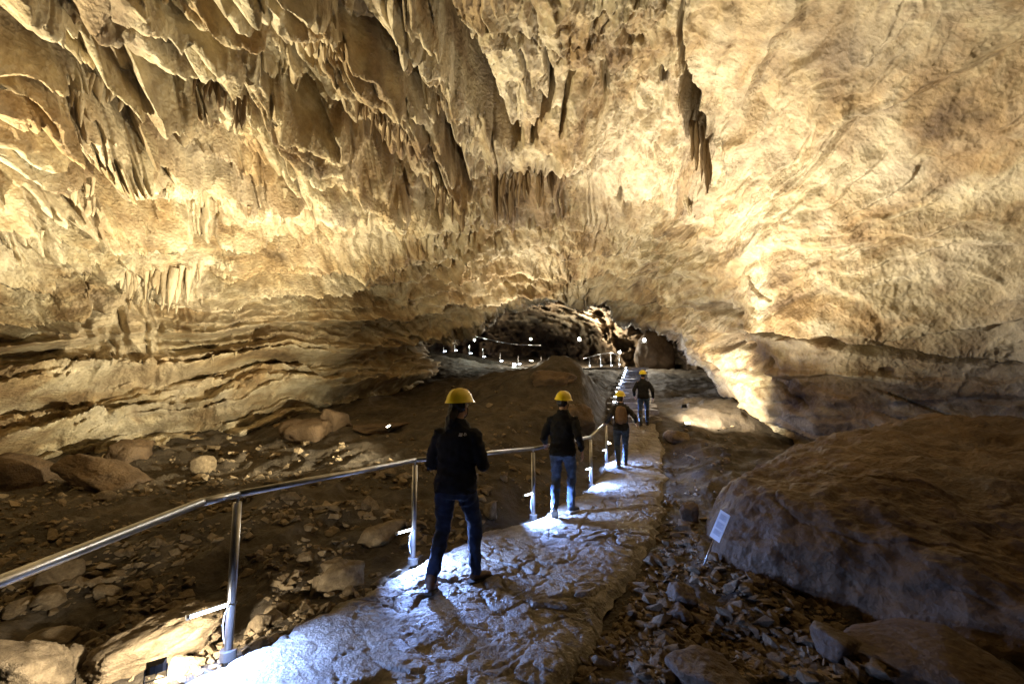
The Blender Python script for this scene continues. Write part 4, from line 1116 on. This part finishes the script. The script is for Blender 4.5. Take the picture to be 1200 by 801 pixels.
FM = {m: [flute_mesh(k, M[m]) for k in range(5)] for m in ('wall_pale', 'wall_brown')}
for (x0, y0, x1, y1, hpx, cnt, rpx, mt, par) in [
        (138, 298, 236, 302, 44, 21, 3.0, 'wall_pale', 'cave_wall_left'), (66, 88, 148, 112, 30, 13, 3.0, 'wall_pale', 'cave_ceiling'), (222, 60, 284, 100, 40, 13, 2.6, 'wall_brown', 'cave_ceiling'),
        (312, 18, 400, 40, 26, 17, 2.4, 'wall_pale', 'cave_ceiling'), (416, 108, 478, 145, 34, 12, 2.8, 'wall_brown', 'cave_ceiling'), (574, 168, 664, 172, 62, 22, 2.8, 'wall_brown', 'cave_ceiling'),
        (807, 150, 834, 165, 74, 8, 3.0, 'wall_brown', 'cave_ceiling'), (340, 235, 372, 240, 26, 7, 2.2, 'wall_pale', 'cave_ceiling'), (60, 210, 110, 222, 22, 8, 2.5, 'wall_pale', 'cave_ceiling'), (500, 180, 540, 215, 34, 8, 2.5, 'wall_brown', 'cave_ceiling')]:
    for k in range(cnt):
        f = (k + 0.5) / cnt
        q = (x0 + (x1 - x0) * f + rs2.normal() * 0.8, y0 + (y1 - y0) * f + rs2.normal() * 2)
        k_ = np.argmin((PX - q[0]) ** 2 + (PY - q[1]) ** 2); p0_, p1_ = SHELL0.reshape(-1, 3)[k_], SHELL.reshape(-1, 3)[k_]; p = p0_ if np.linalg.norm(p0_ - CAM) < np.linalg.norm(p1_ - CAM) else p1_; kd = p[1] / FPX
        L_ = hpx * kd * rs2.uniform(0.55, 1.2); R_ = rpx * kd * rs2.uniform(0.8, 1.4)
        dirn = (p - CAM) / np.linalg.norm(p - CAM)
        o = obj('drapery_flute', FM[mt][rs2.integers(5)], SHELL_OBJ[par])
        o.location = p - dirn * (R_ * 0.6 + 0.04) + np.array([0, 0, 0.15]); o.scale = (R_, R_, L_); o.rotation_euler = (0.05 * rs2.normal(), 0.03 * rs2.normal(), rs2.uniform(0, 6))
# ================================================================== hikers
from mathutils.bvhtree import BVHTree
M['skin'] = plain('skin', (0.50, 0.30, 0.21), 0.5, var=0.08, vscale=20)
M['hair'] = plain('dark_brown_hair', (0.022, 0.014, 0.010), 0.45, var=0.3, vscale=40, bump=0.5, bscale=90)
M['helmet'] = plain('yellow_plastic', (0.95, 0.72, 0.02), 0.32, var=0.05, vscale=10, coat=0.2)
M['strap'] = plain('black_webbing', (0.02, 0.02, 0.02), 0.7)
M['eye'] = plain('eye_white', (0.7, 0.7, 0.68), 0.2)
def fabric(name, col, var=0.25): return plain(name, col, 0.85, spec=0.25, var=var, vscale=14, bump=0.25, bscale=140)
M['navy_fleece'] = fabric('navy_fleece', (0.012, 0.013, 0.020)); M['black_cloth'] = fabric('black_cloth', (0.014, 0.013, 0.013)); M['grey_cloth'] = fabric('charcoal_cloth', (0.035, 0.033, 0.034))
M['dark_denim'] = fabric('dark_denim', (0.022, 0.034, 0.07), 0.35); M['mid_denim'] = fabric('mid_denim', (0.07, 0.10, 0.16), 0.4); M['blue_denim'] = fabric('blue_denim', (0.09, 0.15, 0.28), 0.3); M['slate_denim'] = fabric('slate_denim', (0.06, 0.08, 0.11), 0.35)
M['shoe_brown'] = plain('brown_leather', (0.11, 0.06, 0.035), 0.6, var=0.2, vscale=30); M['shoe_dark'] = plain('dark_shoe', (0.03, 0.035, 0.05), 0.6); M['boot_rubber'] = plain('black_rubber', (0.012, 0.012, 0.014), 0.35)
M['sole_pale'] = plain('pale_sole', (0.55, 0.53, 0.5), 0.7); M['sole_dark'] = plain('dark_sole', (0.03, 0.028, 0.025), 0.8)
M['pack_brown'] = plain('tan_pack_cloth', (0.19, 0.105, 0.05), 0.8, var=0.2, vscale=18, bump=0.25, bscale=120)
M['white_mark'] = plain('white_print', (0.8, 0.8, 0.82), 0.6)

def ell(bm, c, r, Mx=None, u=16, v=10):
    m = Matrix.Translation(Vector(c)) @ Matrix.Diagonal((*r, 1))
    if Mx is not None: m = Mx @ m
    bmesh.ops.create_uvsphere(bm, u_segments=u, v_segments=v, radius=1.0, matrix=m)
def chain(bm, pts, radii, u=12):
    """tapered limb through joints: cones between overlapping balls"""
    pts = [Vector(p) for p in pts]
    for p, r in zip(pts, radii): bmesh.ops.create_uvsphere(bm, u_segments=u, v_segments=8, radius=r, matrix=Matrix.Translation(p))
    for a, b, ra, rb in zip(pts[:-1], pts[1:], radii[:-1], radii[1:]):
        if (b - a).length > 1e-4: bm_tube(bm, [a, b], [ra, rb], u)
def torso(bm, rings, seg=20):
    """stack of ellipses (cx, cy, z, rx, ry)"""
    R_ = []
    for cx, cy, z, rx, ry in rings:
        ring = []
        for k in range(seg):
            a = 2 * math.pi * k / seg; c, s_ = math.cos(a), math.sin(a)
            ring.append(bm.verts.new((cx + rx * math.copysign(abs(c) ** 0.85, c), cy + ry * math.copysign(abs(s_) ** 0.85, s_), z)))
        R_.append(ring)
    for a, b in zip(R_[:-1], R_[1:]):
        for k in range(seg): bm.faces.new((a[k], a[(k + 1) % seg], b[(k + 1) % seg], b[k]))
    bm.faces.new(R_[0][::-1]); bm.faces.new(R_[-1])
def remesh(name, bm, mat, voxel, parent, it=3, folds=0.0, fscale=9, seed=0, stretch=(1, 1, 1)):
    me = bpy.data.meshes.new(name); bm.to_mesh(me); bm.free()
    tmp = bpy.data.objects.new('tmp', me); C.objects.link(tmp)
    md = tmp.modifiers.new('r', 'REMESH'); md.mode = 'VOXEL'; md.voxel_size = voxel
    sm = tmp.modifiers.new('s', 'SMOOTH'); sm.factor = 0.5; sm.iterations = it
    dg = bpy.context.evaluated_depsgraph_get()
    out = bpy.data.meshes.new_from_object(tmp.evaluated_get(dg))
    bpy.data.objects.remove(tmp); bpy.data.meshes.remove(me)
    n = len(out.vertices); V = np.empty(n * 3, np.float32); out.vertices.foreach_get('co', V); V = V.reshape(-1, 3)
    if folds:
        nr_ = np.empty(n * 3, np.float32); out.vertices.foreach_get('normal', nr_); nr_ = nr_.reshape(-1, 3)
        q = V * np.array(stretch) * fscale
        d = folds * (ridged(q + 0.5 * fbm(V * 6, 2)[:, None], 2, off=seed) - 0.6) + folds * 0.5 * fbm(q * 2.1, 2, off=seed + 3)
        V = V + nr_ * d[:, None]
        out.vertices.foreach_set('co', V.ravel().astype(np.float32))
    out.name = name; out.materials.clear(); out.materials.append(mat)
    out.polygons.foreach_set('use_smooth', np.full(len(out.polygons), True)); out.update()
    return obj(name, out, parent)
def two_bone(a, b, l1, l2, pole):
    a, b, pole = Vector(a), Vector(b), Vector(pole)
    d = b - a; L_ = min(d.length, (l1 + l2) * 0.995); d.normalize()
    b = a + d * L_
    x_ = (l1 * l1 - l2 * l2 + L_ * L_) / (2 * L_); hgt = math.sqrt(max(l1 * l1 - x_ * x_, 0))
    n = pole - d * pole.dot(d); n.normalize()
    return a + d * x_ + n * hgt, b
def hand(bm, wrist, fwd, palm, side, curl):
    """palm, four unequal bent fingers and a thumb leaving the side of the palm; side points to the thumb"""
    w = Vector(wrist); f = Vector(fwd).normalized(); n = Vector(palm); n = (n - f * n.dot(f)).normalized(); s_ = f.cross(n)
    if s_.dot(Vector(side)) < 0: s_ = -s_
    Mx = Matrix((s_, f, n)).transposed().to_4x4(); Mx.translation = w
    ell(bm, (0, 0.045, 0), (0.040, 0.055, 0.016), Mx); ell(bm, (0, 0.0, 0), (0.027, 0.03, 0.02), Mx)
    for k, (sx, ln) in enumerate(((0.030, 0.072), (0.0105, 0.082), (-0.0095, 0.076), (-0.029, 0.060))):
        p = Vector((sx, 0.086 - 0.004 * abs(k - 1), 0)); pts = [p]; ang = 0.25 * curl
        for fr_ in (0.45, 0.32, 0.23):
            p = p + Vector((sx * 0.1 * fr_, math.cos(ang), math.sin(ang))) * ln * fr_; pts.append(p); ang += curl
        chain(bm, [Mx @ q for q in pts], [0.0092, 0.0088, 0.008, 0.007], 8)
    p = Vector((0.034, 0.025, 0.004)); pts = [p, p + Vector((0.026, 0.026, 0.008)), p + Vector((0.034, 0.054, 0.022)), p + Vector((0.032, 0.074, 0.036))]
    chain(bm, [Mx @ q for q in pts], [0.0125, 0.0105, 0.0095, 0.008], 8)
def person(label, pos, heading, height, feet, wrists, mats, head_turn=(0, 0, 0), lean=0.03, hair=None, shoe='shoe', group=None, hand_dirs=None, female=False, foot_pitch=(0, 0), foot_yaw=(0.12, -0.12), seed=0, poles=None, curls=(0.45, 0.45)):
    s = height / 1.72
    t = thing('person', label, 'person', pos, (0, 0, heading), group); t.scale = (s, s, s)
    Wm = Matrix.LocRotScale(Vector(pos), __import__('mathutils').Euler((0, 0, heading)), Vector((s, s, s))); inv = Wm.inverted()
    hipw = 0.092; shw = 0.150 if female else 0.166
    drop = 0.015 + 0.25 * (((Vector(feet[0]) - Vector(feet[1])).length / 2) ** 2)
    hz = 0.90 - drop; L_ = lean
    def sp(z): return L_ * (z - hz) / 0.5                                   # spine leans forward with height
    up = lambda z: z - drop
    sh = [Vector((sx * shw, sp(1.36) - 0.01, up(1.355))) for sx in (-1, 1)]
    hip = [Vector((sx * hipw, 0, hz)) for sx in (-1, 1)]
    ank = [Vector((f_[0], f_[1], f_[2])) for f_ in feet]
    knee = []
    for k in (0, 1):
        kn, an = two_bone(hip[k], ank[k], 0.425, 0.415, Vector((0.10 * (-1, 1)[k], 1, 0.1))); knee.append(kn); ank[k] = an
    wr = [inv @ Vector(w) if len(w) == 3 else Vector(w[:3]) for w in wrists]      # 3 numbers: world, 4: local
    elb = []
    for k in (0, 1):
        pole = Vector(poles[k]) if poles else Vector(((-1, 1)[k] * 0.45, -0.8, -0.2))
        e_, w_ = two_bone(sh[k], wr[k], 0.285, 0.255, pole); elb.append(e_); wr[k] = w_
    hc = Vector((0.0, sp(1.60) + 0.035, up(1.605)))
    Mh = Matrix.Translation(hc) @ __import__('mathutils').Euler(head_turn).to_matrix().to_4x4()
    # ---- body: one continuous surface
    bm = bmesh.new()
    torso(bm, [(0, sp(z), up(z), rx, ry) for z, rx, ry in ((0.84, 0.12, 0.085), (0.92, 0.145, 0.10), (1.05, 0.120, 0.085), (1.22, 0.145, 0.10), (1.34, 0.150, 0.085), (1.41, 0.09, 0.06), (1.44, 0.05, 0.05))])
    chain(bm, [(0, sp(1.40) - 0.005, up(1.40)), (0, sp(1.48) + 0.005, up(1.47)), hc + Vector((0, -0.01, -0.05))], [0.058, 0.052, 0.055])
    for k in (0, 1):
        chain(bm, [sh[k], elb[k], wr[k]], [0.048, 0.037, 0.026]); chain(bm, [hip[k], knee[k], ank[k]], [0.072, 0.048, 0.036])
        chain(bm, [ank[k], ank[k] + Vector((0, 0.10, -0.045))], [0.036, 0.026])
        hd = Vector(hand_dirs[k][0]) if hand_dirs else (wr[k] - elb[k]); pn = Vector(hand_dirs[k][1]) if hand_dirs else Vector(((1, -1)[k], 0, 0)); sd_ = Vector(hand_dirs[k][2]) if hand_dirs else Vector((0, 1, 0))
        hand(bm, wr[k] + hd.normalized() * 0.012, hd, pn, sd_, curls[k])
    ell(bm, (0, -0.008, 0.025), (0.074, 0.092, 0.092), Mh); ell(bm, (0, 0.025, -0.045), (0.058, 0.066, 0.066), Mh); ell(bm, (0, 0.055, -0.088), (0.028, 0.026, 0.022), Mh)
    ell(bm, (0, 0.094, -0.022), (0.012, 0.018, 0.022), Mh); ell(bm, (0, 0.085, -0.058), (0.022, 0.010, 0.008), Mh); ell(bm, (0, 0.078, 0.018), (0.052, 0.014, 0.010), Mh)
    for sx in (-1, 1): ell(bm, (sx * 0.075, -0.005, -0.012), (0.010, 0.018, 0.030), Mh)
    remesh('body', bm, M['skin'], 0.0075, t, 2)
    for sx in (-1, 1):
        bm = bmesh.new(); ell(bm, (sx * 0.030, 0.078, 0.0), (0.013, 0.013, 0.010), Mh); from_bm('eye', bm, M['eye'], t, True)
    # ---- jacket
    bm = bmesh.new()
    w_ = 0.93 if female else 1.0
    torso(bm, [(0, sp(z), up(z), rx * w_, ry) for z, rx, ry in ((0.85, 0.190, 0.142), (0.93, 0.192, 0.142), (1.04, 0.168, 0.122), (1.14, 0.172, 0.125), (1.26, 0.186, 0.135), (1.34, 0.180, 0.118), (1.41, 0.125, 0.092), (1.455, 0.082, 0.080), (1.49, 0.075, 0.075))])
    for k in (0, 1):
        m_ = elb[k].lerp(wr[k], 0.93)
        chain(bm, [sh[k] + Vector((0, 0, -0.012)), sh[k].lerp(elb[k], 0.5), elb[k], elb[k].lerp(wr[k], 0.5), m_], [0.066, 0.064, 0.057, 0.051, 0.043])
    jk = remesh('jacket', bm, M[mats['jacket']], 0.012, t, 3, 0.011, 7, seed, (1, 1, 1.5))
    # ---- trousers
    bm = bmesh.new()
    torso(bm, [(0, 0, hz + dz, rx, ry) for dz, rx, ry in ((-0.10, 0.14, 0.105), (0.0, 0.168, 0.120), (0.08, 0.150, 0.105), (0.12, 0.13, 0.09))])
    for k in (0, 1):
        lo = ank[k].lerp(knee[k], 0.04)
        chain(bm, [hip[k] + Vector((0, -0.012, -0.02)), hip[k].lerp(knee[k], 0.5), knee[k], knee[k].lerp(ank[k], 0.4) + Vector((0, -0.012, 0)), lo], [0.096, 0.084, 0.066, 0.062, 0.053])
    remesh('trousers', bm, M[mats['trousers']], 0.012, t, 3, 0.010, 8, seed + 5, (1, 1, 1.2))
    # ---- shoes
    for k in (0, 1):
        Mf = Matrix.Translation(ank[k]) @ __import__('mathutils').Euler((foot_pitch[k], 0, foot_yaw[k])).to_matrix().to_4x4()
        bm = bmesh.new()
        ell(bm, (0, -0.01, -0.02), (0.042, 0.055, 0.045), Mf); ell(bm, (0, 0.07, -0.040), (0.046, 0.090, 0.032), Mf); ell(bm, (0, 0.135, -0.050), (0.044, 0.052, 0.024), Mf)
        chain(bm, [Mf @ Vector((0, -0.005, 0.0)), Mf @ Vector((0, -0.004, 0.03))], [0.043, 0.046])
        if shoe == 'boot':
            chain(bm, [ank[k], ank[k].lerp(knee[k], 0.45), ank[k].lerp(knee[k], 0.85)], [0.058, 0.070, 0.080])
        so = remesh('boot' if shoe == 'boot' else 'shoe', bm, M[mats['shoe']], 0.010, t, 2)
        bm = bmesh.new()
        for z0, z1, g in ((-0.085, -0.062, 1.0),):
            pr = [(0.036, -0.065), (0.044, -0.02), (0.042, 0.05), (0.050, 0.10), (0.044, 0.15), (0.026, 0.185)]
            pr = pr + [(-x_, y_) for x_, y_ in reversed(pr)] + [(-0.02, -0.078), (0.02, -0.078)]
            a = [bm.verts.new(Mf @ Vector((x_, y_, z0))) for x_, y_ in pr]; b = [bm.verts.new(Mf @ Vector((x_, y_, z1))) for x_, y_ in pr]
            n_ = len(pr)
            for q in range(n_): bm.faces.new((a[q], a[(q + 1) % n_], b[(q + 1) % n_], b[q]))
            bm.faces.new(a[::-1]); bm.faces.new(b)
        from_bm('sole', bm, M[mats['sole']], so)
    # ---- helmet: ridged dome with a peak
    bm = bmesh.new(); nu, nv = 48, 14; rows = []
    for i in range(nv + 1):
        e_ = (i / nv) * math.pi / 2; row = []
        for j in range(nu):
            a = 2 * math.pi * j / nu; c, s_ = math.cos(a), math.sin(a)
            rx, ry, rz = 0.112, 0.138, 0.125
            x_ = rx * c * math.cos(e_) ** 0.85; y_ = ry * s_ * math.cos(e_) ** 0.85; z_ = rz * math.sin(e_) ** 0.95
            rid = sum(math.exp(-((x_ - xo) / 0.009) ** 2) for xo in (-0.04, 0, 0.04)) * 0.006 * math.sin(min(1, e_ * 1.6) * math.pi / 2)
            fl = 0.012 * max(0, 1 - i / 1.5)
            row.append(bm.verts.new(Mh @ Vector((x_ * (1 + fl / rx), y_ * (1 + fl / ry), z_ + 0.030 + rid))))
        rows.append(row)
    for i in range(nv):
        for j in range(nu): bm.faces.new((rows[i][j], rows[i][(j + 1) % nu], rows[i + 1][(j + 1) % nu], rows[i + 1][j]))
    bmesh.ops.remove_doubles(bm, verts=bm.verts[:], dist=0.001)
    hl = from_bm('helmet', bm, M['helmet'], t, True)
    bm = bmesh.new(); A_, B_ = [], []
    for j in range(15):
        a = math.radians(25 + 130 * j / 14); w2 = 0.045 * math.sin(math.pi * j / 14) ** 0.7
        A_.append((0.118 * math.cos(a), 0.145 * math.sin(a), 0.034)); B_.append((0.122 * math.cos(a), 0.148 * math.sin(a) + w2, 0.020))
    for dz in (0,):
        up_ = [bm.verts.new(Mh @ Vector(p)) for p in A_]; ou = [bm.verts.new(Mh @ Vector(p)) for p in B_]; lo_ = [bm.verts.new(Mh @ (Vector(p) - Vector((0, 0, 0.008)))) for p in A_]
        for j in range(14): bm.faces.new((up_[j], ou[j], ou[j + 1], up_[j + 1])); bm.faces.new((lo_[j], lo_[j + 1], ou[j + 1], ou[j]))
    from_bm('peak', bm, M['helmet'], hl, True)
    bm = bmesh.new()
    bm_tube(bm, [Mh @ Vector((0.084 * math.cos(a), 0.012 + 0.078 * math.sin(a) * 0.3, -0.02 - 0.10 * math.sin(a))) for a in np.linspace(0, math.pi, 13)], 0.005, 6)
    from_bm('chin_strap', bm, M['strap'], hl, True)
    # ---- hair
    if hair:
        bm = bmesh.new()
        ell(bm, (0, -0.030, 0.0), (0.082, 0.080, 0.085), Mh)
        if hair == 'long':
            b0 = Mh @ Vector((0.0, -0.075, -0.04))
            chain(bm, [b0, b0 + Vector((-0.015, -0.035, -0.07)), b0 + Vector((-0.03, -0.035, -0.15)), b0 + Vector((-0.035, -0.03, -0.23)), b0 + Vector((-0.03, -0.02, -0.29))], [0.050, 0.052, 0.046, 0.034, 0.012])
            ell(bm, (-0.03, -0.06, -0.06), (0.055, 0.045, 0.07), Mh)
        elif hair == 'bob':
            ell(bm, (0, -0.04, -0.06), (0.078, 0.055, 0.06), Mh)
        else:
            ell(bm, (0, -0.045, -0.035), (0.072, 0.050, 0.05), Mh)
        remesh('hair', bm, M['hair'], 0.008, t, 2, 0.006, 22, seed, (1.6, 1.6, 0.35))
    return t, jk, Wm, sp, up
G = 'hikers in yellow helmets on the path'
def path_xyz(px_, py_):
    b = on_path(px_, py_); return (float(b[0]), float(b[1]), float(zpath(b[1])))
# nearest hiker
p1, jk1, W1, sp1, up1 = person('nearest hiker from behind, dark navy jacket, dark jeans and ponytail under yellow helmet', path_xyz(532, 690), math.radians(-14), 1.75,
    [(-0.145, -0.16, 0.105), (0.130, 0.19, 0.085)], [(-0.15, 0.25, 1.02, 0), (0.18, 0.25, 1.03, 0)],
    dict(jacket='navy_fleece', trousers='dark_denim', shoe='shoe_brown', sole='sole_dark'), head_turn=(0.05, 0.0, -0.35), lean=0.035, hair='long', group=G, seed=1,
    foot_pitch=(-0.22, 0), foot_yaw=(0.25, -0.55), poles=[(-0.42, -0.7, -0.6), (0.42, -0.7, -0.6)])
# white chest-logo style mark on the right shoulder blade
bv = BVHTree.FromPolygons([v.co for v in jk1.data.vertices], [p.vertices for p in jk1.data.polygons])
def on_jacket(x_, z_):
    h_ = bv.ray_cast(Vector((x_, -0.6, z_)), Vector((0, 1, 0)))
    return h_[0] + Vector((0, -0.004, 0)) if h_[0] else Vector((x_, -0.15, z_))
bm = bmesh.new()
def strip(pts, w):
    a = [bm.verts.new(on_jacket(x_, z_ + w / 2)) for x_, z_ in pts]; b = [bm.verts.new(on_jacket(x_, z_ - w / 2)) for x_, z_ in pts]
    for k in range(len(pts) - 1): bm.faces.new((b[k], b[k + 1], a[k + 1], a[k]))
for r_ in (0.012, 0.020, 0.028):
    strip([(0.098 + r_ * math.cos(a), 1.315 + r_ * math.sin(a)) for a in np.linspace(0.1, 1.45, 7)], 0.0055)
for k in range(3): strip([(0.058 + 0.004 * j, 1.318 + 0.0095 * k) for j in range(9)], 0.0055)
from_bm('white_mark', bm, M['white_mark'], jk1)
# second hiker, hand on the rail
r_a, r_b = Vector(_rail[4]), Vector(_rail[5])
hp2 = r_a.lerp(r_b, 0.14)
person('second hiker in black jacket and blue jeans resting left hand on the rail', path_xyz(660, 603), math.radians(-16), 1.72,
    [(-0.080, -0.22, 0.150), (0.085, 0.16, 0.085)], [(hp2.x + 0.03, hp2.y - 0.10, hp2.z + 0.075), (0.27, 0.04, 0.90, 0)],
    dict(jacket='black_cloth', trousers='mid_denim', shoe='shoe_dark', sole='sole_pale'), head_turn=(0.05, 0.12, -0.35), lean=0.05, hair='short', group=G, seed=2,
    foot_pitch=(-0.6, 0), foot_yaw=(0.1, -0.5), hand_dirs=[((-0.15, 0.75, -0.55), (0, -0.5, -0.9), (1, 0, 0)), ((0.05, 0.15, -1), (-1, 0.1, 0), (0, 1, 0))], curls=(0.75, 0.4), poles=[(-0.3, -0.7, -0.7), (0.15, -0.9, 0)])
# third hiker with backpack
hp3 = Vector(_rail[5]).lerp(Vector(_rail[6]), 0.80)
p3o, jk3, W3, sp3, up3 = person('third hiker in charcoal jacket wearing a tan backpack, left hand on the rail end', path_xyz(729, 547), math.radians(-12), 1.69,
    [(-0.075, -0.14, 0.10), (0.075, 0.15, 0.085)], [(hp3.x + 0.05, hp3.y - 0.08, hp3.z + 0.07), (0.33, 0.10, 1.02, 0)],
    dict(jacket='grey_cloth', trousers='slate_denim', shoe='shoe_brown', sole='sole_dark'), head_turn=(0.05, 0, -0.5), lean=0.05, hair='bob', group=G, seed=3, female=True,
    hand_dirs=[((-0.3, 0.8, -0.4), (0, -0.4, -0.9), (1, 0, 0)), ((0.35, 0.4, -0.8), (-1, 0.1, 0), (0, 1, 0))], curls=(0.75, 0.4), poles=[(-0.35, -0.7, -0.6), (0.25, -0.9, -0.1)])
# fourth hiker
person('farthest hiker in black coat, blue jeans and knee high black boots', path_xyz(755, 498), math.radians(-12), 1.70,
    [(-0.10, -0.10, 0.085), (0.11, 0.12, 0.085)], [(-0.27, 0.12, 0.92, 0), (0.30, 0.05, 0.86, 0)],
    dict(jacket='black_cloth', trousers='blue_denim', shoe='boot_rubber', sole='sole_dark'), head_turn=(0.05, 0, 0.2), lean=0.02, hair='short', group=G, seed=4, shoe='boot')
# backpack: worn, but a thing of its own
bp = thing('backpack', 'small tan cloth backpack on the back of the third hiker', 'backpack', W3 @ Vector((0, -0.21, 1.02)), (0, 0, math.radians(-12)))
bm = bmesh.new(); ell(bm, (0, 0, 0.17), (0.135, 0.075, 0.19)); ell(bm, (0, 0.0, 0.06), (0.14, 0.08, 0.10)); ell(bm, (0, 0.005, 0.30), (0.11, 0.06, 0.07))
bag = remesh('bag', bm, M['pack_brown'], 0.012, bp, 3, 0.008, 8, 9)
bm = bmesh.new(); ell(bm, (0, -0.065, 0.08), (0.10, 0.035, 0.075)); remesh('pocket', bm, M['pack_brown'], 0.010, bp, 2)
for sx in (-1, 1):
    bm = bmesh.new(); bm_tube(bm, [(sx * 0.085, 0.02, 0.34), (sx * 0.10, 0.09, 0.40), (sx * 0.115, 0.20, 0.405), (sx * 0.13, 0.30, 0.33)], 0.013, 8); from_bm('shoulder_strap', bm, M['strap'], bp, True)
bm = bmesh.new(); bm_tube(bm, [(-0.03, -0.01, 0.36), (-0.02, -0.015, 0.39), (0.02, -0.015, 0.39), (0.03, -0.01, 0.36)], 0.007, 6); from_bm('grab_loop', bm, M['strap'], bp, True)
